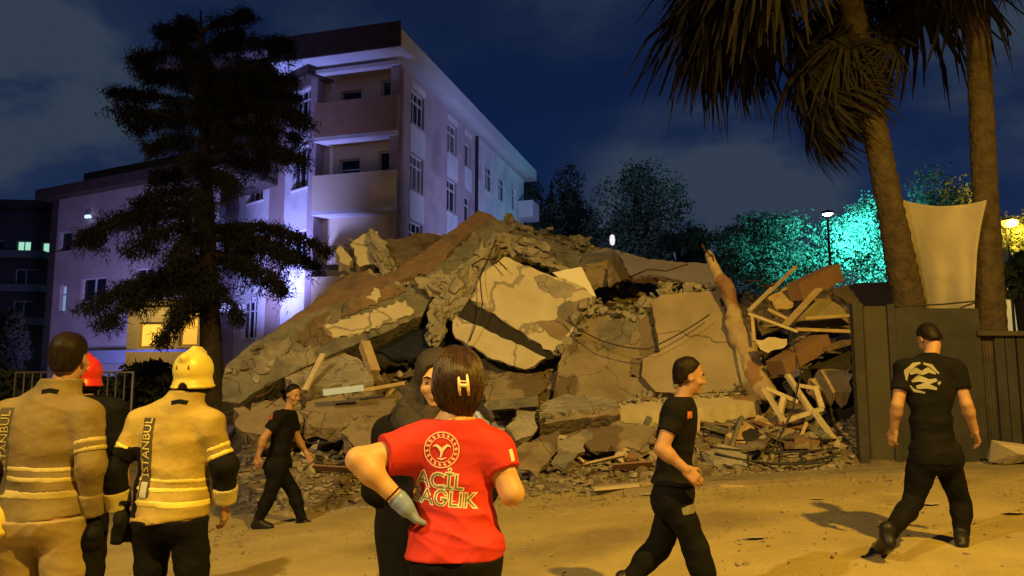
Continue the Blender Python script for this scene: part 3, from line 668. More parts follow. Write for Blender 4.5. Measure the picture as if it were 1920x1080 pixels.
# sheet hung between the palms
def sheet():
    V = []; nx, ny = 30, 36
    TL, TR, BL, BR = P(1668, 366, YP + .28), P(1848, 376, YQ - .26), P(1700, 592, YP + .28), P(1824, 584, YQ - .26)
    for j in range(ny + 1):
        for i in range(nx + 1):
            u, v = i / nx, j / ny
            p = TL.lerp(TR, u).lerp(BL.lerp(BR, u), v)
            p.z -= .13 * math.sin(math.pi * u) * (1 - v) ** 2
            pinch = .012 * math.sin(math.pi * v) * (u - .5) * -2; p.x += pinch
            p.y += .035 * math.sin(u * 17 + v * 5 + 2 * math.sin(v * 4)) * (.3 + v) * .6 + .05 * math.sin(u * 9 + v * 2) * (.3 + v) * .6 + .07 * math.sin((u * .8 - v) * 5) * .5 - .04 * math.sin(math.pi * u) + .05 * mnoise.noise((u * 4, v * 4, 1))
            V.append(p)
    Fc = [(j * (nx + 1) + i, j * (nx + 1) + i + 1, (j + 1) * (nx + 1) + i + 1, (j + 1) * (nx + 1) + i) for j in range(ny) for i in range(nx)]
    o = obj('hanging_sheet', V, Fc, mat('cream_cloth', (.27, .24, .195), (.36, .32, .26), 1.6, .9, .4, 12), smooth=True)
    md = o.modifiers.new('thick', 'SOLIDIFY'); md.thickness = .006
    tag(o, 'cream cloth sheet hung between the two palm trunks', 'sheet')
    a, b = P(1690, 573, YP - .36), P(1845, 563, YQ - .36)
    tag(MB().tube([a - (b - a) * .2, a, a.lerp(b, .5) - Vector((0, 0, .02)), b], .012, 6).build('cable', M_METAL, None, True), 'thin dark cable slung across the bottom of the cream sheet', 'cable')
sheet()
# ------------------------------------------------------------------ the collapsed block
SKY_PX = [380, 430, 520, 600, 650, 700, 800, 850, 900, 960, 1000, 1100, 1200, 1340, 1450, 1560, 1600, 1750]
SKY_PY = [800, 760, 650, 590, 510, 478, 475, 440, 425, 435, 465, 500, 520, 555, 560, 530, 600, 640]
YT = 17.0
def ztop(u):
    px = 960 + u * F; py = float(np.interp(px, SKY_PX, SKY_PY)); return P(px, py, YT).z
def mound(x, y):
    g = gz(x); u = x / max(y, 1); zt = ztop(u) - g; toe = 9.7
    if y < toe: return g
    if y < 11.3: h = .62 * ((y - toe) / 1.6) ** .8
    elif y < YT: h = .62 + (zt - .62) * (y - 11.3) / (YT - 11.3)
    else: h = zt * max(0, 1 - (y - YT) / 8)
    px = 960 + u * F; e = max(0, min(1, (px - 395) / 130)) * max(0, min(1, (1800 - px) / 120))
    return g + max(0, h) * e
def rough(x, y):
    return .22 * mnoise.noise((x * 1.1, y * 1.1, 3)) + .14 * mnoise.noise((x * 2.7, y * 2.7, 9)) + .07 * abs(mnoise.noise((x * 7, y * 7, 2)))
def on(px, py, off=.4):
    d = ray(px, py); y = 9.6
    while y < YT:
        t = y / d.y
        if CAMZ + d.z * t <= mound(d.x * t, y): return y - off
        y += .08
    return YT - off
def mound_mesh():
    V = []; xs = np.arange(-8.5, 10.6, .11); ys = np.arange(9.5, 25, .12)
    for y in ys:
        for x in xs:
            z = mound(x, y); g = gz(x); k = min(1, (z - g) / .35)
            V.append((x, y, z + rough(x, y) * k - (.06 if k < .02 else 0)))
    n = len(xs); Fc = [(j * n + i, j * n + i + 1, (j + 1) * n + i + 1, (j + 1) * n + i) for j in range(len(ys) - 1) for i in range(n - 1)]
    tag(obj('rubble_heap', V, Fc, M_RUB), 'heap of crushed earth, plaster and brick under the fallen slabs', 'rubble', kind='stuff')
mound_mesh()

def plane3(pts):
    a, b, c = [P(*p) for p in pts]; n = (b - a).cross(c - a).normalized()
    return a, (n if n.y < 0 else -n)           # faces the viewer's side
def onplane(pl, px, py):
    d = ray(px, py); o = Vector((0, 0, CAMZ)); t = (pl[0] - o).dot(pl[1]) / d.dot(pl[1]); return o + d * t
def outline(pl, pts, jag, seed, step=.11):
    r = random.Random(seed); W_ = [onplane(pl, *p) for p in pts]; out = []
    n = pl[1]
    for i, a in enumerate(W_):
        b = W_[(i + 1) % len(W_)]; L = (b - a).length; k = max(1, int(L / step)) if jag else 1
        t = (b - a).normalized(); s = t.cross(n)
        for j in range(k):
            p = a.lerp(b, j / k)
            if jag: p = p + s * r.gauss(0, jag) + t * r.gauss(0, jag * .4) * (j > 0)
            out.append(p)
    return out
def slab_mb(pl, pts, thick, jag=0, seed=1, proud=0, mb=None, step=.09):
    n = pl[1]; r = random.Random(seed + 99); A = [p + n * proud for p in outline(pl, pts, jag, seed, step)]
    B_ = [p - n * thick * (1 + r.uniform(-.25, .25) * (jag > 0)) + Vector((r.gauss(0, jag), r.gauss(0, jag), r.gauss(0, jag))) for p in A]
    m = mb or MB(); tr = tessellate_polygon([A]); k = len(A)
    ff = []
    for t in tr:
        a, b, c = [A[i] for i in t]; t = tuple(t)
        ff.append(t if (b - a).cross(c - a).dot(n) > 0 else t[::-1])
    ff += [tuple(i + k for i in t[::-1]) for t in ff]
    ccw = sum((A[i] - A[0]).cross(A[(i + 1) % k] - A[0]).dot(n) for i in range(k)) > 0
    for i in range(k):
        j = (i + 1) % k; ff.append((i, i + k, j + k, j) if ccw else (j, j + k, i + k, i))
    m.add(A + B_, ff); return m
def slab(name, label, cat, pts, pl3, thick, m, jag=.02, seed=1, patches=(), group=None, parent=None):
    pl = plane3(pl3); o = slab_mb(pl, pts, thick, jag, seed).build(name, m, parent)
    if label: tag(o, label, cat, group)
    for i, (pp, pm, pr) in enumerate(patches):
        slab_mb(pl, pp, .03, .02, seed + 7 * i + 3, pr, step=.055).build('plaster_or_hole_patch', pm, o)
    return o
def plank(name, label, cat, a, b, w, h, m, group=None, parent=None, up=(0, 0, 1)):
    o = MB().bar(P(*a), P(*b), w, h, up).build(name, m, parent)
    if label: tag(o, label, cat, group)
    return o
def lump(name, label, cat, segs, h, m, wob=.06, freq=5, seed=1, boxes=()):
    pts = np.array([p for s_ in segs for p in (s_[0], s_[1])]); rm = max(max(s_[2], s_[3]) for s_ in segs) + .3
    f = Field(pts.min(0) - rm, pts.max(0) + rm, h)
    for a, b, ra, rb in segs: f.cap(a, b, ra, rb, k=.08)
    f.wob(wob, freq, seed, octv=3); me = f.mesh(name)
    for p in me.polygons: p.use_smooth = False
    o = obm(name, me, m); tag(o, label, cat); return o

# --- loose chunks
def rock(seed, sx=1, sy=1, sz=1):
    r = np.random.default_rng(seed); bm = bmesh.new()
    pts = r.uniform(-1, 1, (16, 3)); pts /= np.maximum(np.abs(pts).max(1), .7)[:, None] ** .6
    for p in pts: bm.verts.new((p[0] * sx, p[1] * sy, p[2] * sz))
    g = bmesh.ops.convex_hull(bm, input=bm.verts); bmesh.ops.delete(bm, geom=[v for v in bm.verts if not v.link_faces], context='VERTS')
    me = bpy.data.meshes.new('chunk'); bm.to_mesh(me); bm.free(); return me
ROCK = []
M_CH = [mat('chunk_concrete', (.21, .175, .125), (.32, .27, .2), 5, .9, .6, 14, vary=.25), mat('chunk_plaster', (.36, .31, .22), (.46, .4, .3), 4, .9, .4, 14, vary=.2), mat('chunk_brick', (.22, .12, .07), (.29, .17, .1), 5, .9, .5, 14, vary=.2), mat('chunk_earth', (.14, .105, .07), (.21, .165, .11), 5, .95, .7, 12, vary=.2)]
for i in range(20):
    me = rock(i, *((1, .8, .55), (1, 1, .35), (1, .5, .4), (.9, .9, .8))[i % 4]); me.materials.append(M_CH[(0, 1, 0, 3, 2, 0, 3, 1, 0, 3)[i % 10]]); ROCK.append(me)
# --- left: long floor edge tipped down to the road
PLB = [(430, 735, 10.9), (800, 575, 12.9), (620, 590, 12.2)]
slab('fallen_floor_edge', 'long grey floor edge sloping down to the ground at left, with cream and brown patches', 'concrete slab',
     [(418, 752), (415, 712), (424, 686), (470, 646), (530, 610), (600, 580), (680, 552), (760, 524), (800, 510), (826, 540), (806, 566), (790, 592), (700, 632), (630, 660), (560, 690), (490, 728), (448, 756)],
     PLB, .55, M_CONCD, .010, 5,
     patches=[([(626, 634), (608, 614), (690, 588), (756, 566), (776, 588), (700, 618), (650, 634)], M_CREAM, .035), ([(640, 596), (650, 566), (745, 532), (762, 548), (700, 574)], M_BRICK, .03),
              ([(468, 694), (490, 660), (540, 632), (548, 652), (512, 690), (476, 720)], M_CONC, .03), ([(556, 642), (580, 602), (630, 582), (616, 606), (634, 634), (590, 660)], M_MUD, .024), ([(690, 560), (700, 542), (714, 554), (706, 572)], M_CREAM, .05)])
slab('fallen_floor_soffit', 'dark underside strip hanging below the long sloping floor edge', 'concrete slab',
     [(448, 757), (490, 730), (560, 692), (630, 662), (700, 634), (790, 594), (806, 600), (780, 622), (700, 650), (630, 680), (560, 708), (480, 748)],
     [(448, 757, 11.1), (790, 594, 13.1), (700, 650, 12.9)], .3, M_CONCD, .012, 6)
slab('hollow_shade', 'black sheet added for the shade of the hollow under the sloping floor edge', 'board', [(500, 745), (560, 704), (640, 674), (800, 606), (850, 600), (862, 660), (800, 676), (700, 690), (640, 700), (560, 735)],
     [(500, 745, 11.5), (850, 600, 13.5), (700, 690, 12.4)], .05, M_DARK, .03, 7)  # sheet added to draw the dark void below the beam
slab('fallen_roof_edge', 'orange-brown sloping beam forming the ridge of the rubble', 'concrete beam',
     [(520, 612), (600, 560), (690, 536), (740, 506), (790, 474), (850, 430), (898, 394), (918, 400), (940, 418), (900, 425), (862, 454), (812, 508), (760, 524), (680, 552), (600, 580), (535, 612)],
     [(600, 575, 12.5), (900, 400, 14.9), (795, 490, 13.5)], .5, M_BRICK, .012, 8)
slab('tilted_slab', 'grey-brown slab propped under the brown ridge beam', 'concrete slab',
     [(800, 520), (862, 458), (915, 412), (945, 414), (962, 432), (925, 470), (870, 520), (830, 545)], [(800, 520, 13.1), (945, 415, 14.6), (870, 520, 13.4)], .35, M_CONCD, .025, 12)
# void under the floor edge, its shade put into near-black sheets
slab('torn_tarpaulin', 'dark bluish tarpaulin coloured for the shade of the hollow under the sloping floor edge', 'tarpaulin',
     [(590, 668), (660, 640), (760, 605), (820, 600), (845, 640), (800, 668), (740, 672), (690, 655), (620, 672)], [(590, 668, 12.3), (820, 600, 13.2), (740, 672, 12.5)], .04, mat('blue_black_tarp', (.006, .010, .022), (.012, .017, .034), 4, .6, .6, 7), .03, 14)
slab('deep_hollow_shade', 'black sheet added for the shade deep in the hollow beside the crushed column', 'board', [(740, 640), (790, 585), (850, 590), (870, 660), (800, 668)], [(740, 640, 12.9), (850, 590, 13.7), (800, 668, 13.1)], .1, M_DARK, .03, 15)  # black sheet drawn in place of deep shade
# crushed column with crumbling plaster
w = lambda x, y, d: tuple(P(x, y, d))
def crumble(name, label, cat, segs, m, n=70, s0=.05, s1=.16, seed=1):
    r = random.Random(seed); mb = MB()
    for a, b, ra, rb in segs:
        a, b = Vector(a), Vector(b); L = (b - a).length; k = max(4, int(n * L))
        for i in range(k):
            f = r.random(); rad = ra + (rb - ra) * f; d = Vector((r.gauss(0, 1), r.gauss(0, 1), r.gauss(0, 1))).normalized(); c = a.lerp(b, f) + d * rad * r.uniform(.55, .95)
            me = ROCK[r.randrange(len(ROCK))]; s = s0 + (s1 - s0) * r.random() ** 1.5; q = ((b - a).to_track_quat('X', 'Z') @ Vector((0, 0, 0)).to_track_quat('X', 'Z')).to_matrix() if 0 else (b - a).to_track_quat('X', 'Z').to_matrix()
            rot = q @ Matrix.Rotation(r.uniform(0, 6.28), 3, 'X') @ Matrix.Rotation(r.gauss(0, .3), 3, 'Z')
            mb.add([c + rot @ Vector((v.co.x * s * r.uniform(1.4, 1.5), v.co.y * s, v.co.z * s)) for v in me.vertices], [tuple(p.vertices) for p in me.polygons])
        mb.tube([a, a.lerp(b, .5), b], [ra * .75, (ra + rb) * .375, rb * .75], 7)
    return tag(mb.build(name, m), label, cat)
crumble('crushed_column', 'crumbling pale concrete column leaning down to the left between the slabs', 'column',
     [(w(935, 455, 13.9), w(880, 510, 13.3), .22, .23), (w(880, 510, 13.3), w(835, 570, 12.9), .24, .26), (w(835, 570, 12.9), w(815, 632, 12.6), .22, .10), (w(905, 520, 13.2), w(850, 590, 12.8), .15, .11), (w(800, 535, 12.9), w(850, 530, 13), .12, .17)], M_CONC, 75, .05, .17, 3)
crumble('plaster_ridge', 'pale broken plaster ridge along the top of the big cream wall', 'concrete chunk',
     [(w(925, 462, 13.9), w(985, 472, 13.8), .08, .10), (w(985, 472, 13.8), w(1060, 508, 13.6), .08, .05), (w(925, 440, 14.3), w(1020, 462, 14.4), .07, .04)], M_CONC, 60, .03, .11, 6)
def crust(label, pts, n, s0, s1, m, rad=.07, seed=1):
    q = [w(*p) for p in pts]; r = random.Random(seed); mb = MB()
    for a, b in zip(q, q[1:]):
        a, b = Vector(a), Vector(b)
        for i in range(max(3, int(n * (b - a).length))):
            c = a.lerp(b, r.random()) + Vector((r.gauss(0, rad), r.gauss(0, rad), r.gauss(0, rad))); s = s0 + (s1 - s0) * r.random() ** 2; rot = Matrix.Rotation(r.uniform(0, 6.28), 3, 'Z') @ Matrix.Rotation(r.uniform(0, 6.28), 3, 'X'); me = ROCK[r.randrange(len(ROCK))]
            mb.add([c + rot @ (v.co * s) for v in me.vertices], [tuple(p.vertices) for p in me.polygons])
    tag(mb.build('broken_crust', m), label, 'rubble', kind='stuff')
crust('broken crust along the top edge of the sloping floor edge', [(440, 700, 11.0), (490, 655, 11.5), (610, 590, 12.3), (700, 555, 12.8), (795, 520, 13.1)], 26, .02, .075, M_CONC, .04, 2)
crust('crumbled pieces lying along the top of the brown walls', [(1075, 600, 12.6), (1105, 583, 12.75), (1225, 580, 12.6), (1240, 550, 12.7), (1352, 542, 12.6)], 60, .03, .13, M_CONC, .08, 5)
crust('broken edge at the right of the cream wall', [(1118, 558, 12.8), (1075, 640, 12.5), (1040, 668, 12.3)], 60, .03, .10, M_CONC, .05, 6)
crust('crumbs spilled on the ledge under the brown walls', [(1165, 752, 11.25), (1300, 740, 11.3), (1400, 735, 11.3)], 40, .02, .07, M_CONC, .06, 7)
crust('crumbled earth on the skyline behind the cream wall', [(930, 425, 15), (1050, 455, 15.5), (1130, 480, 15.2)], 45, .04, .16, M_CONCD, .12, 8)
# cream wall with its dark window slot
t = thing('tilted_wall', 'big cream wall tipped sideways with a long black window slot', 'wall', P(960, 690, 12.3))
PLW = [(850, 600, 12.5), (1090, 540, 12.75), (1040, 665, 12.3)]
slab('upper_wall', None, None, [(882, 562), (905, 512), (946, 480), (1010, 508), (1085, 532), (1115, 556), (1098, 585), (1078, 610), (1060, 640), (1040, 664), (960, 612)], PLW, .14, M_CREAM, .012, 21, parent=t)
pl = plane3(PLW)
for pp, mm, pr in (([(1000, 520), (1022, 514), (1050, 528), (1080, 540), (1072, 556), (1040, 558), (1008, 540)], M_CONC, .012), ([(1046, 575), (1070, 563), (1078, 580), (1062, 600), (1044, 590)], M_CONCD, .012),
                   ([(1002, 604), (1040, 600), (1062, 575), (1090, 560), (1112, 556), (1096, 590), (1050, 640), (1020, 622)], M_MUD, .01), ([(968, 530), (980, 514), (984, 518), (972, 536)], M_CONC, .008)):
    slab_mb(pl, pp, .04, .012, 31, pr).build('bare_patch', mm, t)
slab('lower_wall', None, None, [(846, 622), (850, 602), (857, 593), (940, 632), (1024, 671), (1000, 684), (985, 692), (955, 684), (905, 662), (868, 640)], PLW, .07, M_CREAM, .012, 23, parent=t)
slab('slot_shade_panel', None, None, [(850, 604), (880, 560), (1045, 662), (1036, 672), (1012, 678)], [(850, 600, 12.57), (1090, 540, 12.82), (1040, 665, 12.37)], .06, M_DARK, 0, 24, parent=t)  # near-black panel put in for the shade inside the slot
slab('end_wall', None, None, [(1040, 664), (1060, 640), (1100, 588), (1118, 560), (1120, 575), (1108, 600), (1075, 640), (1052, 672)], [(1040, 664, 12.32), (1118, 560, 12.8), (1075, 640, 12.75)], .2, M_MUD, .02, 25, parent=t)
slab('grey_roof_slab', 'dark grey slab lying over the top of the cream wall', 'concrete slab',
     [(930, 440), (955, 426), (1000, 440), (1060, 462), (1125, 488), (1118, 522), (1080, 510), (1040, 512), (1000, 486), (950, 458)], [(930, 440, 14.6), (1125, 488, 15), (1040, 512, 14)], .25, M_CONCD, .02, 27)
slab('white_board', 'bright white triangular board standing behind the cream wall', 'board', [(1036, 511), (1090, 500), (1118, 556), (1080, 548)], [(1036, 511, 13.4), (1090, 500, 13.5), (1118, 556, 13.3)], .04, mat('white_board', (.7, .66, .56), bump=.1), .004, 29)
slab('earth_bank', 'brown earth bank sloping behind the white board', 'earth', [(955, 420), (1010, 432), (1090, 452), (1140, 470), (1150, 500), (1090, 492), (1000, 455)], [(955, 420, 16), (1150, 480, 16.2), (1090, 492, 15.4)], .3, M_RUB, .05, 30)
# brown box on the crest
t = thing('broken_kiosk', 'brown box-like broken room corner sitting on the crest left of the purple sheet', 'concrete block', P(1130, 540, 14.3))
slab('front_wall', None, None, [(1090, 497), (1146, 490), (1150, 533), (1108, 546)], [(1090, 497, 14.2), (1146, 490, 14.3), (1108, 546, 14.2)], .15, M_MUD, .012, 33, parent=t)
slab('top_slab', None, None, [(1086, 496), (1095, 474), (1140, 464), (1152, 468), (1146, 491)], [(1086, 496, 14.2), (1146, 491, 14.3), (1140, 464, 15.2)], .1, M_CONCD, .012, 34, parent=t)
slab('side_wall', None, None, [(1147, 490), (1153, 470), (1182, 518), (1150, 534)], [(1147, 490, 14.32), (1153, 470, 15.1), (1182, 518, 14.9)], .1, M_MUD, .012, 35, parent=t)
slab('purple_sheet', 'dull purple-grey roofing sheet sagging along the skyline', 'sheet', [(1152, 468), (1200, 482), (1260, 490), (1335, 494), (1346, 540), (1290, 530), (1230, 515), (1182, 518)], [(1152, 468, 15.6), (1335, 494, 15.2), (1230, 515, 14.9)], .06, mat('purple_grey_sheet', (.17, .15, .185), (.22, .2, .23), 2, .7, .3), .02, 37)
# brown wall panels in the middle
slab('brown_wall', 'worn brown rendered wall panel with broken top in the middle of the rubble', 'wall',
     [(1036, 765), (1046, 690), (1056, 640), (1072, 606), (1104, 587), (1170, 589), (1222, 586), (1228, 640), (1236, 662), (1186, 674), (1180, 706), (1232, 712), (1300, 748), (1240, 768)],
     [(1046, 760, 11.75), (1104, 590, 12.7), (1225, 700, 12.0)], .35, M_MUD, .012, 41,
     patches=[([(1200, 600), (1222, 592), (1228, 640), (1236, 660), (1200, 668)], mat('dark_render', (.13, .1, .08), (.17, .13, .1), 3), .012), ([(1180, 706), (1186, 674), (1206, 670), (1204, 704)], MATS['dark_render'], .014), ([(1120, 605), (1160, 596), (1200, 606), (1180, 640), (1130, 660)], M_CONCD, .006)])
slab('smooth_wall', 'smooth grey-brown wall panel standing upright right of the worn brown one', 'wall',
     [(1220, 566), (1240, 553), (1300, 548), (1352, 545), (1372, 640), (1394, 732), (1300, 738), (1230, 735), (1204, 704), (1206, 668), (1238, 660), (1230, 610)],
     [(1230, 735, 11.6), (1240, 553, 12.5), (1385, 700, 11.6)], .3, mat('grey_brown_render', (.215, .175, .12), (.32, .26, .185), 1.3, .9, .6, 14, c3=(.17, .13, .085), thr=.6, soft=.1, bdist=.03, crack=.4), .006, 43)
slab('gap_shade', 'black upright sheet added for the shade of the gap beside the smooth wall', 'board', [(1350, 560), (1368, 556), (1402, 735), (1390, 738)], [(1350, 560, 12.3), (1402, 735, 11.7), (1368, 556, 12.3)], .08, M_DARK, .004, 45)  # strip of black that draws the shade between wall and upright
t = thing('window_surround', 'L-shaped pale concrete window edge right of and under the brown walls', 'window surround', P(1400, 770, 11.3))
slab('upright', None, None, [(1374, 628), (1398, 622), (1412, 690), (1428, 758), (1400, 764), (1388, 700)], [(1374, 628, 11.8), (1428, 758, 11.25), (1398, 622, 11.85)], .3, M_CONC, .01, 47, parent=t)
slab('sill_beam', None, None, [(1160, 756), (1230, 748), (1330, 738), (1402, 733), (1424, 752), (1330, 764), (1160, 775)], [(1160, 760, 11.2), (1420, 745, 11.2), (1300, 738, 11.6)], .25, mat('yellowed_plaster', (.45, .38, .24), (.52, .45, .3), 3, bump=.4, c3=(.25, .16, .1), thr=.62), .012, 48, parent=t)
slab('underside', None, None, [(1160, 776), (1330, 765), (1424, 754), (1420, 785), (1330, 800), (1170, 796)], [(1160, 776, 11.25), (1424, 754, 11.25), (1300, 800, 11.6)], .2, mat('shadowed_soffit', (.09, .075, .055), (.12, .1, .075), 3), .015, 49, parent=t)  # soffit coloured dark for the shade under the sill
t = thing('fallen_balcony', 'fallen balcony slab with brown lip lying low right of the woman in red', 'balcony slab', P(1080, 800, 10.9))
slab('lip', None, None, [(1012, 796), (1016, 776), (1080, 770), (1160, 760), (1162, 776), (1080, 786)], [(1012, 796, 10.7), (1162, 770, 10.9), (1080, 770, 10.9)], .3, M_MUD, .01, 51, parent=t)
slab('deck', None, None, [(1010, 776), (1012, 758), (1060, 738), (1150, 748), (1160, 760), (1080, 770)], [(1010, 776, 10.72), (1160, 760, 10.92), (1060, 738, 11.5)], .1, M_CONC, .015, 52, parent=t)
slab('underside', None, None, [(1010, 798), (1080, 788), (1162, 778), (1168, 800), (1080, 806), (1018, 810)], [(1010, 798, 10.72), (1162, 778, 10.95), (1080, 806, 11.2)], .15, M_DARK, .015, 53, parent=t)  # underside blackened to carry the shade below the deck
# leaning post
lump('leaning_post', 'splintered brown concrete post leaning up over the skyline right of the smooth wall', 'post',
     [(w(1328, 482, 12.3), w(1362, 545, 12.1), .085, .13), (w(1362, 545, 12.1), w(1392, 640, 11.8), .14, .15), (w(1392, 640, 11.8), w(1432, 735, 11.4), .15, .17), (w(1376, 600, 11.9), w(1370, 560, 12), .1, .05)], .025, mat('brown_concrete', (.27, .2, .125), (.38, .29, .19), 4, bump=.5, c3=(.22, .12, .07), thr=.6), .03, 8, 9)
# blocks on the crest at left
slab('cream_block', 'cream concrete block perched on the left shoulder of the heap', 'concrete chunk', [(656, 452), (680, 440), (706, 434), (722, 478), (714, 492), (676, 500)], [(656, 452, 14.3), (706, 434, 14.5), (690, 495, 14.2)], .5, M_CREAM, .025, 55)
slab('cream_chip', 'narrow cream chip standing left of the perched cream block', 'concrete chunk', [(630, 466), (640, 458), (660, 486), (656, 498), (638, 490)], [(630, 466, 14.3), (640, 458, 14.4), (656, 498, 14.1)], .25, M_CREAM, .015, 57)
crumble('broken_pillar', 'knobbly broken pillar leaning right of the perched cream block', 'concrete chunk', [(w(700, 445, 14.3), w(728, 510, 13.9), .1, .14), (w(690, 520, 13.9), w(720, 530, 13.8), .15, .14)], M_CONC, 60, .05, .13, 11)
slab('brick_slope', 'reddish broken brickwork sloping above the long floor edge', 'brickwork', [(560, 590), (610, 545), (660, 508), (720, 520), (745, 528), (640, 556)], [(560, 590, 12.7), (660, 508, 13.8), (745, 528, 13.3)], .3, M_BRICK, .04, 59)
slab('earth_mass', 'brown earth mass on the heap between the pillar and the ridge beam', 'earth', [(715, 450), (790, 440), (835, 438), (790, 476), (740, 505), (722, 500)], [(715, 450, 14.8), (835, 438, 15.4), (740, 505, 14)], .3, M_RUB, .05, 60)

# --- low part, left of the women
slab('broken_wall_piece', 'broken plastered wall piece lying under the sloping floor edge', 'wall', [(530, 700), (560, 672), (640, 662), (690, 678), (700, 712), (640, 722), (560, 728)], [(530, 700, 11.4), (690, 678, 11.8), (640, 722, 11.2)], .3, M_CONC, .035, 61)
slab('rubble_slab', 'flat muddy slab low on the heap behind the walking man at left', 'concrete slab', [(560, 770), (600, 745), (690, 738), (745, 745), (730, 790), (640, 800), (580, 800)], [(560, 770, 10.9), (745, 745, 11.4), (640, 800, 10.7)], .2, M_MUD, .03, 62)
slab('rubble_slab', 'tilted brown slab beside the black-dressed woman, low on the heap', 'concrete slab', [(640, 812), (660, 780), (720, 770), (740, 800), (720, 840), (670, 850)], [(640, 812, 10.4), (740, 780, 10.7), (670, 850, 10.2)], .18, M_MUD, .03, 63)
slab('rubble_slab', 'earth-covered slab at the left foot of the heap', 'concrete slab', [(440, 770), (500, 748), (560, 752), (570, 790), (500, 815), (446, 810)], [(440, 770, 10.9), (560, 752, 11.1), (500, 815, 10.6)], .25, M_MUD, .04, 64)
plank('timber_plank', 'pale plank leaning under the sloping floor edge behind the walking man', 'plank', (606, 664, 11.4), (572, 732, 11.0), .09, .04, M_WOODP)
plank('timber_post', 'thick yellowish timber stub under the floor edge beside the pale plank', 'post', (683, 645, 11.9), (702, 700, 11.5), .15, .15, M_WOOD)
plank('window_bar', 'window bar tinted for a blue reflection, lying on the rubble left of the women', 'window bar', (606, 736, 10.75), (682, 727, 10.85), .06, .09, mat('blue_reflection_pvc', (.42, .56, .98), rough=.4, bump=0))  # reflection of blue light is put into the base colour
plank('timber_plank', 'brown plank continuing from the blue-tinted window bar', 'plank', (660, 735, 11.0), (758, 718, 11.2), .08, .05, M_WOOD)
# --- timber and boards at right, before the fence
for lab, a, b, w_, h_, mm in (
    ('pale plank pointing down to the right beside the leaning post', (1404, 588, 11.6), (1496, 622, 11.3), .07, .04, M_WOODP),
    ('slanted pale plank rising to the right amid the timber heap', (1470, 612, 11.6), (1535, 542, 12.1), .12, .04, M_WOOD),
    ('thin lath slanting up from the top of the leaning post', (1405, 582, 11.7), (1448, 540, 12.2), .06, .04, M_WOODP),
    ('short upright lath under the pale plank', (1410, 592, 11.55), (1414, 640, 11.4), .05, .04, M_WOOD),
    ('long thin lath sticking out on the crest of the timber heap', (1430, 560, 12.3), (1492, 500, 12.9), .05, .04, M_WOOD),
    ('thick squared beam lying on the crest next to the cyan tree', (1490, 548, 12.2), (1566, 512, 12.7), .26, .3, M_WOODR),
    ('broad brown board across the middle of the timber heap', (1500, 598, 11.7), (1592, 592, 11.9), .3, .05, M_WOOD),
    ('greyish board under the broad brown board', (1488, 618, 11.6), (1592, 622, 11.7), .22, .05, M_WOOD),
    ('dark red-brown beam pointing toward the fence', (1455, 690, 11.1), (1540, 640, 11.5), .34, .22, M_WOODR),
    ('orange-brown board end next to the fence post', (1540, 655, 11.3), (1594, 640, 11.6), .26, .06, M_BRICK),
    ('short broken batten between the post and the timber heap', (1440, 580, 11.9), (1480, 600, 11.8), .1, .05, M_WOOD)):
    plank('timber_plank', lab, 'plank', a, b, w_, h_, mm, 'timbers of the collapsed roof')
slab('torn_board', 'torn cream board in the timber heap right of the leaning post', 'board', [(1416, 638), (1440, 630), (1478, 637), (1470, 652), (1440, 662), (1424, 655)], [(1416, 638, 11.2), (1478, 637, 11.3), (1440, 662, 11.1)], .03, M_WOODP, .015, 71)
slab('roof_board', 'curved greenish-brown roof board in the timber heap by the fence', 'board', [(1490, 600), (1520, 560), (1565, 560), (1590, 590), (1592, 612), (1500, 614)], [(1490, 600, 12.0), (1565, 560, 12.5), (1592, 612, 12.0)], .06, mat('greenish_board', (.2, .165, .09), (.26, .21, .12), 3, bump=.3), .012, 72)
slab('roof_board', 'flat board with broken end on the crest of the timber heap', 'board', [(1440, 560), (1470, 540), (1510, 535), (1512, 552), (1488, 575), (1455, 580)], [(1440, 560, 12.3), (1510, 535, 12.8), (1455, 580, 12.1)], .05, M_WOOD, .02, 73)
slab('fence_hollow_shade', 'black sheet added for the shade of the hollow between the white frame and the fence', 'board', [(1500, 700), (1560, 660), (1600, 662), (1606, 845), (1570, 850), (1540, 770)], [(1500, 700, 11.4), (1600, 662, 11.6), (1606, 845, 10.8)], .08, M_DARK, .02, 74)  # black sheet put in where the void by the fence is shaded
slab('crumpled_sack', 'crumpled beige sack heap under the red-brown beam by the fence', 'sack', [(1520, 712), (1545, 690), (1580, 700), (1596, 690), (1594, 735), (1560, 740), (1530, 725)], [(1520, 712, 11.2), (1596, 690, 11.4), (1560, 740, 10.9)], .2, M_WOOD, .03, 75)
t = thing('broken_chair_frame', 'pale broken wooden frame of bars standing at the right foot of the heap', 'wooden frame', P(1470, 800, 10.5))
for a, b in (((1432, 728, 10.7), (1470, 790, 10.5)), ((1434, 727, 10.72), (1494, 753, 10.75)), ((1468, 790, 10.5), (1542, 766, 10.55)), ((1476, 703, 11.0), (1528, 782, 10.5)), ((1524, 768, 10.5), (1574, 838, 10.2)), ((1462, 778, 10.55), (1470, 745, 10.7)), ((1494, 722, 10.95), (1530, 728, 10.9)), ((1528, 726, 10.9), (1541, 766, 10.6))):
    MB().bar(P(*a), P(*b), .075, .055).build('bar', M_WOODP, t)
slab('cardboard_box', 'brownish torn box with a dark patch for its hole left of the pale wooden frame', 'box', [(1360, 815), (1420, 780), (1470, 790), (1480, 820), (1440, 840), (1380, 835)], [(1360, 815, 10.5), (1470, 790, 10.8), (1440, 840, 10.3)], .3, mat('cardboard', (.38, .26, .13), (.45, .32, .17), 3), .02, 77, patches=[([(1392, 812), (1420, 800), (1430, 815), (1410, 830), (1394, 826)], M_DARK, .01)])  # darkness of the hole is painted as a patch on the box face
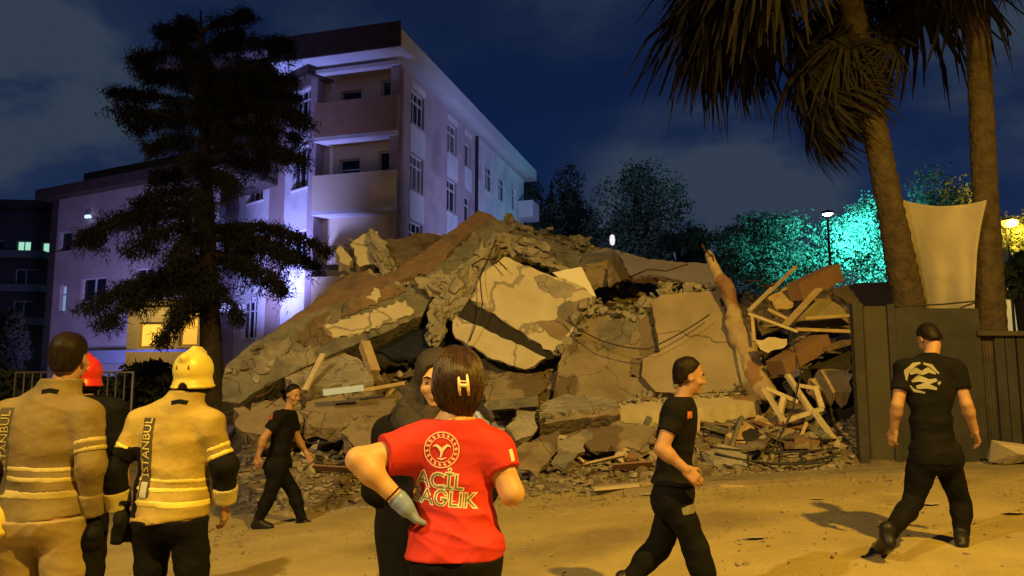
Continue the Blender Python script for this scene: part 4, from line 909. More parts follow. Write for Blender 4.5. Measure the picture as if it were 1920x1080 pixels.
slab('plywood_sheet', 'greenish plywood sheet leaning behind the torn box', 'board', [(1420, 785), (1470, 775), (1476, 812), (1450, 818), (1430, 800)], [(1420, 785, 10.8), (1470, 775, 10.9), (1450, 818, 10.6)], .03, MATS['greenish_board'], .01, 78)
# fallen black railing
t = thing('fallen_railing', 'bent black metal railing lying at the right foot of the heap', 'railing', P(1470, 845, 10.1))
def arcpts(a, b, sag, n=9):
    a, b = P(*a), P(*b); return [a.lerp(b, i / n) + Vector((0, -.1 * math.sin(math.pi * i / n), sag * math.sin(math.pi * i / n))) for i in range(n + 1)]
for a, b, s_ in (((1380, 826, 10.3), (1568, 824, 10.2), .02), ((1330, 838, 10.1), (1572, 840, 10.0), -.05), ((1340, 850, 9.95), (1575, 850, 9.85), -.12), ((1360, 842, 10.2), (1560, 846, 10.1), -.16), ((1395, 862, 9.8), (1560, 864, 9.75), -.04)):
    MB().tube(arcpts(a, b, s_), .014, 6).build('rail', M_METAL, t, True)
for x in (1400, 1440, 1462, 1500, 1540): MB().bar(P(x, 824, 10.25), P(x + 4, 862, 9.8), .022, .022).build('baluster', M_METAL, t)
# small white oval on a thin stake, drawn with a glow of its own
rp = P(1148, 450, 15.0)
t = thing('marker_stake', 'thin stake with a small bluish-white oval marker on the crest', 'marker', (rp.x, rp.y, rp.z - .6))
MB().tube([(rp.x, rp.y + .03, rp.z - .5), (rp.x, rp.y + .03, rp.z + .1)], .012, 6).build('stake', M_METAL, t, True)
MB().lathe((rp.x, rp.y, rp.z - .12), [(0, 0), (.045, .03), (.06, .12), (.045, .21), (0, .24)], 12).build('marker_oval', mat('glowing_marker', (.8, .85, 1), bump=0, emit=(.55, .68, 1), estr=.75), t, True)
# low sheets and boards in front, right of the women
for i, (lab, pts, p3, mm) in enumerate((
    ('bent tin sheet at the foot of the heap right of the woman in red', [(962, 850), (1000, 818), (1050, 806), (1040, 850), (1010, 882), (975, 880)], [(962, 850, 9.9), (1050, 806, 10.4), (1010, 882, 9.7)], M_MUD),
    ('dark folded board standing in the low debris', [(1040, 868), (1050, 830), (1100, 800), (1112, 812), (1075, 860), (1060, 880)], [(1040, 868, 9.9), (1100, 800, 10.5), (1060, 880, 9.8)], M_CONCD),
    ('sagging earth-brown sheet behind the man in mid stride', [(1095, 812), (1160, 790), (1225, 800), (1220, 850), (1160, 840), (1110, 845)], [(1095, 812, 10.4), (1225, 800, 10.5), (1160, 845, 10.1)], M_MUD),
    ('flat slab lip just behind the kerb right of the walking man', [(1320, 850), (1345, 830), (1420, 848), (1400, 872), (1340, 872)], [(1320, 850, 10.0), (1420, 848, 10.0), (1340, 872, 9.8)], M_CONC),
    ('pale broken slab left of the fallen balcony', [(950, 800), (985, 760), (1010, 770), (1006, 810), (970, 826)], [(950, 800, 10.5), (1010, 770, 10.9), (970, 826, 10.3)], M_CONC),
    ('brown slab leaning under the cream wall behind the woman in red', [(905, 760), (920, 700), (1000, 700), (1030, 720), (1000, 750), (930, 775)], [(905, 760, 11.2), (1000, 700, 11.9), (930, 775, 11.0)], M_MUD))):
    slab('rubble_board', lab, 'board', pts, p3, .06, mm, .03, 80 + i)
plank('concrete_bar', 'cracked thin slab edge lying under the brown slab behind the woman in red', 'concrete beam', (915, 760, 10.9), (1010, 752, 10.8), .12, .14, M_CONCD)
rr = random.Random(5)
ZONES = [   # px range, py range, count, size, label, group
    (560, 780, 780, 905, 62, (.05, .16), ' chunk at the left foot of the heap, left of the women', ' chunks at the left foot of the heap'),
    (930, 1330, 790, 900, 88, (.05, .17), ' chunk in the low debris between the woman in red and the kerb', ' chunks at the middle foot of the heap'),
    (1060, 1340, 510, 585, 34, (.08, .26), ' lump along the top of the brown walls', ' lumps along the top of the brown walls'),
    (640, 860, 440, 560, 26, (.08, .22), ' lump on the upper left slope of the heap', ' lumps on the upper left slope'),
    (1400, 1590, 540, 720, 30, (.06, .2), ' lump wedged among the timbers by the fence', ' lumps among the timbers'),
    (470, 760, 700, 790, 34, (.07, .22), ' lump in the hollow under the sloping floor edge', ' lumps under the floor edge'),
    (1310, 1560, 770, 860, 26, (.05, .15), ' lump around the pale wooden frame and black railing', ' lumps around the wooden frame')]
for x0, x1, y0, y1, n, (s0, s1), lab, grp in ZONES:
    for i in range(n):
        px, py = rr.uniform(x0, x1), rr.uniform(y0, y1); d = on(px, py, .12 if y0 > 700 else .25); p = P(px, py, d); s_ = s0 + (s1 - s0) * rr.random() ** 2
        o = bpy.data.objects.new('concrete_chunk', rr.choice(ROCK)); COL.objects.link(o); o.location = p; o.rotation_euler = (rr.uniform(-.6, .6), rr.uniform(-.6, .6), rr.uniform(0, 6.28)); o.scale = (s_ * rr.uniform(.8, 1.3), s_, s_ * rr.uniform(.7, 1.1))
        kd = o.data.materials[0].name; wd_ = {'chunk_concrete': 'grey-brown concrete', 'chunk_plaster': 'pale plaster', 'chunk_brick': 'reddish brick', 'chunk_earth': 'dark earthy'}[kd]; bg = 'large ' if s_ > s0 + (s1 - s0) * .45 else 'small '
        tag(o, bg + wd_ + lab, 'concrete chunk', bg + wd_ + grp)
def small_debris():
    r = np.random.default_rng(8); Vs = []; Fs = []; base = []
    for me in ROCK[:8]: base.append((np.array([v.co[:] for v in me.vertices]), [tuple(p.vertices) for p in me.polygons]))
    V = []; T = []; off = 0
    for i in range(8600):
        if i < 5600:
            u = r.uniform(-.36, .46); y = r.uniform(9.6, 16.8) if r.random() < .5 else r.uniform(9.5, 11.6); x = u * y; z = mound(x, y) + rough(x, y) * min(1, (mound(x, y) - gz(x)) / .35); s = r.uniform(.015, .075)
        else:
            x = r.uniform(-3.5, 6.5); y = 9.6 - abs(r.normal()) * 1.9; z = gz(x) + (.085 if y > 9.3 and x > 1 else 0); s = r.uniform(.004, .017) if r.random() < .93 else r.uniform(.017, .03)
            if y < 3: continue
        b, f = base[i % 8]; a = r.uniform(0, 6.28); ca, sa = math.cos(a), math.sin(a); q = b * s * r.uniform(.6, 1.3, 3)
        q = np.stack([q[:, 0] * ca - q[:, 1] * sa, q[:, 0] * sa + q[:, 1] * ca, q[:, 2]], 1) + [x, y, z + s * .15]
        V.append(q); T += [tuple(k + off for k in p) for p in f]; off += len(q)
    tag(obj('rubble_crumbs', np.concatenate(V).tolist(), T, M_CH[0]), 'small crumbs of concrete and plaster scattered over the heap and road', 'rubble', kind='stuff')
small_debris()
EX = ((470, 760, 790, 880, 16, 'over the muddy left foot of the heap'), (600, 780, 690, 770, 14, 'under the sloping floor edge'), (930, 1320, 790, 880, 22, 'in the low debris before the fallen balcony'), (1080, 1340, 505, 570, 14, 'along the top of the brown walls'),
      (1410, 1595, 520, 700, 22, 'among the timbers by the fence'), (650, 860, 450, 560, 12, 'on the upper left slope of the heap'), (1330, 1580, 770, 850, 14, 'round the pale wooden frame'))
for x0, x1, y0, y1, n, where in EX:
    for i in range(n):
        px, py = rr.uniform(x0, x1), rr.uniform(y0, y1); d = on(px, py, .3); p = P(px, py, d); L = rr.uniform(.25, .8); v = Vector((rr.gauss(0, 1), rr.gauss(0, .6), rr.gauss(0, .45))).normalized() * L / 2
        kind = rr.randrange(4); mm, nm, wd_, w_, h_ = ((M_WOOD, 'splintered brown lath ', 'timber_lath', .05, .03), (M_CONCD, 'thin grey mortar strip ', 'mortar_strip', .09, .05), (M_MUD, 'broken brown plaster sheet ', 'plaster_sheet', .28, .03), (M_WOODR, 'dark red-brown board scrap ', 'board_scrap', .16, .025))[kind]
        o = MB().bar(p - v, p + v, w_ * rr.uniform(.7, 1.3), h_, (rr.gauss(0, .5), rr.gauss(0, .5), 1)).build(wd_, mm); tag(o, nm + where, 'debris', nm + 'pieces ' + where)
for lab, pts in (('dark cable looping down over the cream wall', [(930, 450, 13.6), (900, 520, 12.6), (905, 570, 12.3), (880, 640, 12.2)]), ('thin cable sagging across the fronts of the brown walls', [(1060, 600, 12.4), (1130, 640, 11.9), (1215, 655, 11.7), (1330, 590, 11.9)]),
                 ('cable trailing from the timbers to the ground near the railing', [(1480, 620, 11.3), (1500, 700, 10.9), (1480, 780, 10.3), (1440, 850, 9.9)]), ('cable snaking over the muddy left foot of the heap', [(520, 790, 10.3), (580, 830, 10.1), (650, 820, 10.1), (700, 870, 9.8)])):
    q = [P(*p) for p in pts]; sm = []
    for i in range(len(q) - 1):
        for j in range(5): sm.append(q[i].lerp(q[i + 1], j / 5) + Vector((0, -.04, -.03 * math.sin(math.pi * j / 5))))
    tag(MB().tube(sm + [q[-1]], .011, 6).build('cable', M_METAL, None, True), lab, 'cable')
# bent reinforcing bars
for i, (lab, pts) in enumerate((
    ('thin rusty bar curling out of the crushed column', [(880, 500, 13.2), (905, 485, 12.9), (935, 490, 12.7), (950, 505, 12.6)]),
    ('rusty bar sticking up from the leaning post', [(1340, 500, 12.2), (1336, 480, 12.2), (1322, 470, 12.1), (1316, 458, 12.1)]),
    ('rusty bar poking from the lower end of the floor edge', [(520, 715, 11.2), (505, 735, 10.9), (480, 745, 10.7)]),
    ('rusty bar trailing on the crest by the brown box', [(1180, 520, 14.5), (1215, 505, 14.2), (1250, 508, 14.0), (1290, 495, 13.9)]),
    ('rusty bar bent over the low debris behind the kerb', [(1230, 820, 10.3), (1270, 800, 10.1), (1310, 815, 9.9), (1340, 840, 9.8)]))):
    tag(MB().tube([P(*p) for p in pts], .014, 6).build('steel_bar', M_REBAR, None, True), lab, 'steel bar')
# road litter
for lab, a, b, w_, h_, mm in (
    ('yellowish plank lying at the kerb left of the walking man', (1112, 917, 9.15), (1196, 909, 9.25), .12, .03, M_WOODP),
    ('brown plank end behind the walking man at the kerb', (1196, 910, 9.3), (1225, 903, 9.4), .12, .03, M_WOOD),
    ('long pale plank along the kerb right of the walking man', (1330, 908, 9.2), (1460, 916, 9.0), .12, .03, M_WOOD),
    ('broken white board at the kerb between the two men in black', (1412, 918, 8.95), (1462, 912, 9.1), .16, .02, mat('white_board_scrap', (.62, .56, .42), rough=.8)),
    ('thin white batten along the kerb behind the man walking away', (1470, 917, 9.0), (1640, 925, 8.75), .05, .03, M_WOODP),
    ('pale stick lying on the pavement at the right edge', (1838, 884, 9.5), (1935, 886, 9.4), .06, .04, M_WOODP)):
    a = list(a); 
    o = plank('timber_plank', lab, 'plank', a, b, w_, h_, mm, 'planks lying along the kerb')
for lab, x, y, s_ in (('flat yellowish scrap on the road right of the striding man', 1415, 1006, .09), ('small flat scrap on the road near the kerb', 1215, 925, .1), ('white scrap by the kerb behind the man walking away', 1742, 944, .1), ('pale scrap on the road left of the man walking away', 1532, 934, .07), ('dark stone lump on the road right of the man walking away', 1902, 960, .1)):
    d = ray(x, y); yy = 2.
    while CAMZ + d.z * yy / d.y > gz(d.x * yy / d.y) + .02: yy += .02
    p = P(x, y, yy); o = bpy.data.objects.new('paper_scrap', ROCK[1]); COL.objects.link(o); o.location = p; o.scale = (s_, s_ * .6, s_ * .12); tag(o, lab, 'scrap')
st = P(1900, 858, 9.45)
o = obm('stone_block', rock(77, .38, .2, .17)); o.data.materials.append(mat('pale_stone', (.36, .31, .23), (.45, .39, .29), 4)); o.location = (st.x + .1, st.y + .1, gz(st.x) + .2); tag(o, 'pale squared stone block on the pavement by the dark fence at the right edge', 'stone')

# ------------------------------------------------------------------ dark fence
t = thing('site_fence', 'dark metal-sheet fence with posts, behind the man walking away', 'fence', P(1700, 860, 9.9))
FA, FB = P(1600, 862, 9.85), P(1700, 866, 9.95)
def fx(px, top, Y=9.9): q = P(px, top, Y); return q
def fpanel(x0, x1, top, Y, m, name='panel', th=.03, dy=0):
    a, b = P(x0, top, Y), P(x1, top, Y); z0 = gz(a.x) - .1
    return MB().box((a.x, Y + dy, z0), (b.x - a.x, 0, 0), (0, th, 0), (0, 0, a.z - z0)).build(name, m, t)
M_FENCE = mat('fence_sheet', (.028, .027, .026), (.05, .047, .043), 2, .7, .5, 5, c3=(.075, .05, .032), thr=.6, soft=.06, bdist=.05)
M_FENCE2 = mat('fence_sheet_brownish', (.04, .036, .03), (.062, .056, .045), 2, .75, .2, 8)
fpanel(1598, 1616, 568, 9.8, M_FENCE, 'post', .1); fpanel(1617.5, 1662, 574, 9.86, M_FENCE2); fpanel(1663, 1676, 570, 9.82, M_METAL, 'post', .08)
m = MB(); a, b = P(1677, 580, 9.88), P(1872, 622, 9.88); N_ = 34; z0 = gz(5) - .1      # corrugated sheet
tops = lambda px: np.interp(px, [1677, 1735, 1830, 1835, 1880], [584, 582, 582, 625, 628])
for k, (xa, xb, pt) in enumerate(((1677, 1754, 584), (1755, 1832, 584), (1833, 1862, 627))):
    m = MB(); nn = int((xb - xa) / 5.5); vs = []
    for i in range(nn * 2 + 1):
        px = xa + (xb - xa) * i / (nn * 2); q = P(px, pt, 9.9); vs.append((q.x, 9.9 + (.022 if i % 2 else 0), gz(q.x) - .1)); vs.append((q.x, 9.9 + (.022 if i % 2 else 0), q.z))
    m.add(vs, [(2 * i, 2 * i + 2, 2 * i + 3, 2 * i + 1) for i in range(nn * 2)]); m.build('corrugated_panel', M_FENCE, t)
for px in (1864, 1884, 1906, 1928): fpanel(px, px + 18, 628, 9.86, M_METAL, 'board', .05)
fpanel(1676, 1834, 578, 9.85, M_METAL, 'top_rail', .05); 
q = P(1834, 622, 9.8); MB().box((q.x, 9.8, q.z - .05), (1.2, 0, 0), (0, .08, 0), (0, 0, .06)).build('top_rail', M_FENCE2, t)
slab('roof_sheet', 'dark brown roof sheet behind the fence left of the leaning palm', 'sheet', [(1560, 545), (1600, 532), (1676, 528), (1690, 570), (1600, 575)], [(1560, 545, 12.4), (1676, 528, 12.6), (1600, 575, 12)], .08, M_ROOF, .02, 90)
# ------------------------------------------------------------------ barrier behind the firefighters
bq = P(20, 705, 12.5); gr = gz(bq.x)
t = thing('crowd_barrier', 'grey metal crowd barrier behind the bare-headed firefighter', 'barrier', (bq.x, 12.5, gr))
xa, xb = P(30, 700, 12.5).x, P(250, 700, 12.5).x; zt = P(100, 698, 12.5).z
M_GALV = mat('galvanised_bar', (.10, .09, .10), (.14, .13, .14), 5, .5, .05, metal=.5)
MB().tube([(xa, 12.5, gr), (xa, 12.5, zt), (xb, 12.5, zt), (xb, 12.5, gr)], .025, 8).build('frame', M_GALV, t, True)
for i in range(1, 14): MB().tube([(xa + (xb - xa) * i / 14, 12.5, gr + .2), (xa + (xb - xa) * i / 14, 12.5, zt)], .012, 6).build('upright_bar', M_GALV, t, True)
# ------------------------------------------------------------------ people
M_SKIN = mat('skin', (.33, .18, .10), (.37, .21, .12), 8, .55, .08, 90, bdist=.002)
M_SKIN2 = mat('fair_skin', (.46, .27, .13), (.50, .30, .15), 8, .5, .08, 90, bdist=.002)
M_HAIR = mat('dark_hair', (.006, .004, .003), (.018, .012, .008), 30, .5, .6, 40, bdist=.004, stretch=(4, 4, .5), spec=.1)
M_HAIRB = mat('brown_hair', (.012, .006, .0035), (.042, .02, .010), 16, .4, .9, 26, bdist=.006, stretch=(5, 5, .45), spec=.4)
M_BLK = mat('black_cloth', (.0045, .0045, .005), (.009, .0085, .0085), 6, .9, .3, 60, spec=.12, bdist=.002)
M_BLK2 = mat('black_trouser_cloth', (.004, .004, .004), (.008, .0075, .007), 6, .85, .3, 60, spec=.12, bdist=.002)
M_RED = mat('red_tshirt', (.44, .024, .018), (.53, .032, .023), 5, .8, .25, 120, bdist=.002)
M_SHOE = mat('black_leather', (.012, .011, .01), rough=.5, bump=.1)
M_TURN = mat('tan_turnout_cloth', (.155, .115, .042), (.21, .155, .06), 4, .8, .6, 20, c3=(.085, .064, .03), thr=.52, soft=.14, bdist=.012)
M_TURN2 = mat('yellow_turnout_cloth', (.34, .25, .055), (.43, .32, .075), 4, .8, .6, 20, c3=(.19, .14, .045), thr=.53, soft=.14, bdist=.012)
M_STRIPE = mat('yellow_reflective_stripe', (.62, .52, .10), (.70, .59, .13), 9, .45, .1)
M_STRIPE2 = mat('dull_reflective_stripe', (.36, .30, .10), (.43, .36, .13), 9, .5, .1)
M_TROUT = mat('tan_turnout_trousers', (.24, .18, .08), (.31, .235, .105), 4, .8, .3, 60, bdist=.002)
M_GLOVE = mat('blue_nitrile', (.17, .24, .52), (.22, .30, .60), 6, .4, .1)
M_HELM = mat('yellow_helmet', (.58, .48, .09), (.62, .52, .11), 4, .38, .04, spec=.4)

def V3(*a): return Vector(a)
def skel(s):
    d = dict(pel=(0, 0, .95), chest=(0, .0, 1.27), neck=(0, -.015, 1.47), head=(0, .015, 1.625), shL=(-.18, -.01, 1.40), shR=(.18, -.01, 1.40),
             elL=(-.25, -.03, 1.14), elR=(.25, -.03, 1.14), wrL=(-.27, .05, .90), wrR=(.27, .05, .90), hipL=(-.09, 0, .93), hipR=(.09, 0, .93),
             knL=(-.105, .02, .50), knR=(.105, .02, .50), anL=(-.11, -.02, .09), anR=(.11, -.02, .09), toL=(-.13, .15, .035), toR=(.13, .15, .035))
    J = {k: Vector(v) * s for k, v in d.items()}; J.update(s=s, hy=0, hp=0, hr=0, g=1.0, curlL=.5, curlR=.5, pnL=None, pnR=None, hdL=None, hdR=None)
    return J
def basis(r, up):
    up = Vector(up).normalized(); r = Vector(r); r = (r - up * r.dot(up)).normalized(); f = up.cross(r)
    return Matrix((r, f, up)).transposed()
def headR(J): return Matrix.Rotation(J['hy'], 3, 'Z') @ Matrix.Rotation(J['hp'], 3, 'X') @ Matrix.Rotation(J['hr'], 3, 'Y')
def torso(F, J, inf=0., k=.05, fem=False):
    s, g = J['s'], J['g']; ct = basis(J['shR'] - J['shL'], J['neck'] - J['chest']); cp = basis(J['hipR'] - J['hipL'], J['chest'] - J['pel'])
    sw = (J['shR'] - J['shL']).length / 2
    F.ell(J['chest'] + ct @ V3(0, .005, .03) * s, ((sw - .025) * g + inf, .108 * s * g + inf, .2 * s + inf), ct, k)
    mid = (J['chest'] + J['pel']) / 2
    F.ell(mid, (.142 * s * g + inf, .10 * s * g + inf, .19 * s + inf), cp, k)
    F.ell(J['pel'] + V3(0, -.01, 0), (.165 * s * g + inf, .118 * s * g + inf, .13 * s + inf), cp, k)
    for q in (-1, 1): F.ell(J['pel'] + cp @ V3(q * .075, -.055, -.045) * s, (.085 * s * g + inf, .085 * s * g + inf, .095 * s + inf), cp, k)
    F.cap(J['shL'] * .92 + J['shR'] * .08, J['shR'] * .92 + J['shL'] * .08, .058 * s + inf, k=k)
    for q in 'LR': F.cap(J['neck'] + V3(0, 0, -.01), J['sh' + q], .042 * s + inf, .054 * s + inf, k=k)
    if fem:
        for q in (-1, 1): F.ell(J['chest'] + ct @ V3(q * .075, .09, -.01) * s, (.07 * s + inf,) * 3, None, k)
def arm(F, J, q, inf=0., f0=0., f1=1., lower=True, k=.02, g=1.):
    s = J['s'] * g; a, e, w = J['sh' + q], J['el' + q], J['wr' + q]
    F.cap(a, a.lerp(e, f1), .056 * s + inf, (.056 - .013 * f1) * s + inf, k=.035)
    if lower: F.cap(e, w, .042 * s + inf, .029 * s + inf, k=k); F.ell(e.lerp(w, .28), (.043 * s + inf,) * 3, None, .03)
def legs(F, J, q, inf=0., k=.03, inf2=None):
    s = J['s'] * (.5 + .5 * J['g']); inf2 = inf if inf2 is None else inf2
    h, n, a = J['hip' + q], J['kn' + q], J['an' + q]
    F.cap(h + V3(0, 0, -.02), n, .088 * s + inf, .056 * s + inf, k=k); F.cap(n, a, .054 * s + inf2, .038 * s + inf2, k=k)
    c = n.lerp(a, .3); d = (a - n).normalized(); bk = V3(0, -1, 0); bk = (bk - d * bk.dot(d)).normalized() if abs(d.y) < .98 else V3(0, 0, 1)
    F.ell(c + bk * .012, (.047 * s + inf2,) * 3, None, .05)
def hand(F, J, q, inf=0.):
    s = J['s']; e, w = J['el' + q], J['wr' + q]; d = Vector(J['hd' + q]).normalized() if J['hd' + q] else (w - e).normalized()
    n = Vector(J['pn' + q]) if J['pn' + q] else V3(1 if q == 'L' else -1, 0, 0); n = (n - d * n.dot(d)).normalized()
    t = d.cross(n) * (1 if q == 'R' else -1)
    if J.get('thumb' + q): t = t * J['thumb' + q]
    M = Matrix((t, d, n)).transposed(); c = w + d * .048 * s
    F.rbox(c, (.040 * s + inf, .048 * s + inf, .014 * s + inf), M, .013 * s, .012)
    for i in range(4):
        b = w + d * (.09 - (.006, 0, .003, .012)[i]) * s + t * (.030 - .02 * i) * s; L = (.068, .076, .071, .055)[i] * s; cur = J['curl' + q] * (.8 + .15 * i); dd = d.copy(); p = b - d * .02 * s
        ang = cur * .5
        for sg, f in enumerate((.5, .3, .25)):
            dd = (d * math.cos(ang) + n * math.sin(ang)); p2 = (b if sg == 0 else p) + dd * L * f
            F.cap(p, p2, (.0092 - .0008 * sg) * s + inf, (.0084 - .0008 * sg) * s + inf, k=.004); p = p2; ang += cur
    p = w + d * .025 * s + t * .03 * s; d1 = (d * .7 + t * .65 + n * .25).normalized(); p1 = p + d1 * .042 * s; p2 = p1 + (d * .9 + t * .2 + n * .35).normalized() * .032 * s
    F.cap(p, p1, .012 * s + inf, .0105 * s + inf, k=.01); F.cap(p1, p2, .0105 * s + inf, .008 * s + inf, k=.004)
def head(F, J, inf=0., ears=True):
    s = J['s']; M = headR(J); c = J['head']; pt = lambda x, y, z: c + M @ V3(x, y, z) * s
    F.cap(J['neck'] - V3(0, 0, .03), pt(0, -.015, -.07), .058 * s, .052 * s, k=.03)
    F.ell(pt(0, -.014, .035), (.074 * s, .093 * s, .088 * s), M, .02)
    F.ell(pt(0, .028, -.03), (.060 * s, .062 * s, .088 * s), M, .03)
    F.ell(pt(0, .066, -.098), (.024 * s, .02 * s, .018 * s), M, .02)
    for q in (-1, 1):
        F.ell(pt(q * .033, .094, .0), (.017 * s, .014 * s, .011 * s), M, .012, True)
        F.cap(pt(q * .012, .082, .02), pt(q * .046, .068, .02), .010 * s, .008 * s, k=.012)
        F.ell(pt(q * .043, .062, -.03), (.02 * s, .02 * s, .018 * s), M, .02)
        if ears: F.ell(pt(q * .077, -.008, -.005), (.010 * s, .021 * s, .033 * s), M, .008); F.ell(pt(q * .083, -.002, .0), (.005 * s, .01 * s, .018 * s), M, .006, True)
    F.cap(pt(0, .086, .012), pt(0, .106, -.028), .008 * s, .013 * s, k=.01); F.ell(pt(0, .094, -.034), (.018 * s, .012 * s, .008 * s), M, .008)
    F.ell(pt(0, .085, -.06), (.024 * s, .012 * s, .007 * s), M, .005); F.ell(pt(0, .084, -.072), (.020 * s, .012 * s, .008 * s), M, .005)
    F.ell(pt(0, .098, -.0655), (.02 * s, .006 * s, .002 * s), M, .003, True)
def eyes(J, XF, parent, h=None):
    s = J['s']; M = headR(J)
    for q in (-1, 1):
        m = MB(); c = J['head'] + M @ V3(q * .033, .0755, .0) * s
        prof = [(.0115 * s * math.sin(a), -.0115 * s * math.cos(a)) for a in [math.pi * i / 8 for i in range(9)]]
        m.lathe((0, 0, 0), prof, 10); R_ = XF.to_3x3() @ M @ Matrix.Rotation(-math.pi / 2, 3, 'X')
        o = MB(); o.add([XF @ c + R_ @ v for v in m.v], m.f); e = o.build('eye', mat('eye_white', (.28, .24, .2), rough=.2, bump=0), parent, True)
        i = MB(); i.add([XF @ c + R_ @ V3(.0052 * s * math.cos(a), .0052 * s * math.sin(a), .0116 * s) for a in [2 * math.pi * k / 10 for k in range(10)]], [tuple(range(10))])
        i.build('iris', mat('dark_iris', (.02, .012, .008), rough=.2, bump=0), e)
        b = MB(); b.tube([XF @ (J['head'] + M @ V3(q * x, y, z) * s) for x, y, z in ((.014, .094, .021), (.032, .09, .027), (.05, .074, .022))], [.003 * s, .004 * s, .002 * s], 6); b.build('eyebrow', M_HAIR, parent, True)
def bounds(J, keys, m=.2):
    P_ = np.array([J[k][:] for k in keys]); return P_.min(0) - m, P_.max(0) + m
ALLJ = ['pel', 'chest', 'neck', 'head', 'shL', 'shR', 'elL', 'elR', 'wrL', 'wrR', 'knL', 'knR', 'anL', 'anR', 'toL', 'toR']
def make_body(J, h, fem=False, glove=None):
    lo, hi = bounds(J, ALLJ, .22); F = Field(lo, hi, h); torso(F, J, -.004, fem=fem)
    for q in 'LR':
        arm(F, J, q); legs(F, J, q); hand(F, J, q); F.cap(J['an' + q] + V3(0, -.02, -.03), J['to' + q], .036 * J['s'], .026 * J['s'], k=.03)
    head(F, J); return F
class Person:
    def __init__(s, label, loc, rz, J, h=.0085, skin=None, group=None, fem=False, eye=True):
        s.J = J; s.t = thing('person', label, 'person', loc, rz, group); s.XF = Matrix.Translation(Vector(loc)) @ Matrix.Rotation(rz, 4, 'Z'); s.h = h
        F = make_body(J, h, fem); s.part('body', F, skin or M_SKIN)
        if eye: eyes(J, s.XF, s.t)
    def part(s, name, F, m, parent=None, D=None):
        o = obm(name, F.mesh(name, D, s.XF), m, None, True); adopt(o, parent or s.t) if parent is None else setattr(o, 'parent', parent); return o
    def field(s, keys, m=.25, h=None): lo, hi = bounds(s.J, keys, m); return Field(lo, hi, h or s.h)
    def w(s, v): return s.XF @ Vector(v)
    def shirt(s, m, sleeve=.62, hem=.84, inf=.02, fem=False, wob=.007, k=.05, neckz=.015, seed=3, gl=1.0):
        J = s.J; F = s.field(['pel', 'chest', 'neck', 'shL', 'shR', 'elL', 'elR']); torso(F, J, inf, k, fem)
        x, y, z = F.xyz()
        # hang of the cloth below the waist
        for q in (-1, 1): F.ell(J['pel'] + V3(q * .03, 0, -.02) * J['s'], (.128 * J['s'] * J['g'] + inf, .118 * J['s'] * J['g'] + inf, .2), None, .05)
        for q in 'LR':
            G = F.twin(); arm(G, J, q, inf + .006, f1=sleeve, lower=False)
            a, e = J['sh' + q], J['el' + q]; d = (e - a).normalized(); pl = (x - (a + (e - a) * sleeve).x) * d.x + (y - (a + (e - a) * sleeve).y) * d.y + (z - (a + (e - a) * sleeve).z) * d.z
            gg = np.maximum(G.D, pl); kk = .03; hh = np.clip(.5 + .5 * (F.D - gg) / kk, 0, 1); F.D = F.D + (gg - F.D) * hh - kk * hh * (1 - hh)
        F.wob(wob * .6, 11, seed, (1, 1, 1.6)); F.wob(wob * .55, 10, seed + 40, (.7, .7, 1.7), 2, True); s.folds(F, seed)
        F.D = np.maximum(F.D, hem - z + 0 * x); nk = J['neck'] + V3(0, 0, neckz); F.D = np.maximum(F.D, z - nk.z - .25 * np.abs(x - nk.x) * 0 + 0 * x)
        s.F = F; o = s.part('shirt', F, m); s.shirt_o = o; return o
    def folds(s, F, seed, amp=.0045):
        x, y, z = F.xyz(); r = random.Random(seed)
        for _ in range(6):
            a = r.uniform(-.9, .9); f = r.uniform(38, 75); ph = r.uniform(0, 6.28); cz = s.J['pel'].z + r.uniform(-.1, .3) * s.J['s']
            env = np.exp(-((z - cz) / .11) ** 2)
            u = z * math.cos(a) + x * math.sin(a) + .15 * y; F.D = (F.D + amp * .8 * env * (2 * np.sqrt(np.abs(np.sin(u * f * .5 + ph + 1.5 * np.sin(x * 9 + ph)))) - 1.3)).astype(np.float32)
    def trousers(s, m, inf=.016, top=9.0, hem=.075, seed=5, name='trousers', inf2=.021, wob=.007):
        J = s.J; F = s.field(['pel', 'knL', 'knR', 'anL', 'anR', 'hipL', 'hipR'], .25)
        cp = basis(J['hipR'] - J['hipL'], J['chest'] - J['pel'])
        if inf2 > .04: F.ell(J['pel'] + V3(0, -.04, -.05), (.18, .135, .13), None, .05); F.cap(J['hipL'] + V3(-.02, -.02, -.1), J['knL'] - V3(.02, 0, 0), .105, .095, k=.02); F.cap(J['hipR'] + V3(.02, -.02, -.1), J['knR'] + V3(.02, 0, 0), .105, .095, k=.02)
        F.ell(J['pel'] + V3(0, -.01, 0), (.165 * J['s'] * J['g'] + inf, .118 * J['s'] * J['g'] + inf, .14 * J['s'] + inf), cp, .05)
        for q in (-1, 1): F.ell(J['pel'] + cp @ V3(q * .075, -.055, -.045) * J['s'], (.085 * J['s'] * J['g'] + inf, .085 * J['s'] * J['g'] + inf, .095 * J['s'] + inf), cp, .05)
        x, y, z = F.xyz()
        for q in 'LR':
            G = F.twin(); legs(G, J, q, inf, inf2=inf2)
            d = (J['an' + q] - J['kn' + q]).normalized(); e = J['an' + q] + d * .015
            gg = np.maximum(G.D, (x - e.x) * d.x + (y - e.y) * d.y + (z - e.z) * d.z); kk = .025; hh = np.clip(.5 + .5 * (F.D - gg) / kk, 0, 1); F.D = F.D + (gg - F.D) * hh - kk * hh * (1 - hh)
        F.wob(wob * .6, 12, seed, (1, 1, 1.3), 2); F.wob(wob * .7, 11, seed + 30, (.8, .8, 1.6), 2, True); F.D = np.maximum(F.D, z - min(top, J['pel'].z + .08 * J['s']) + 0 * x)
        s.T = F; return s.part(name, F, m)
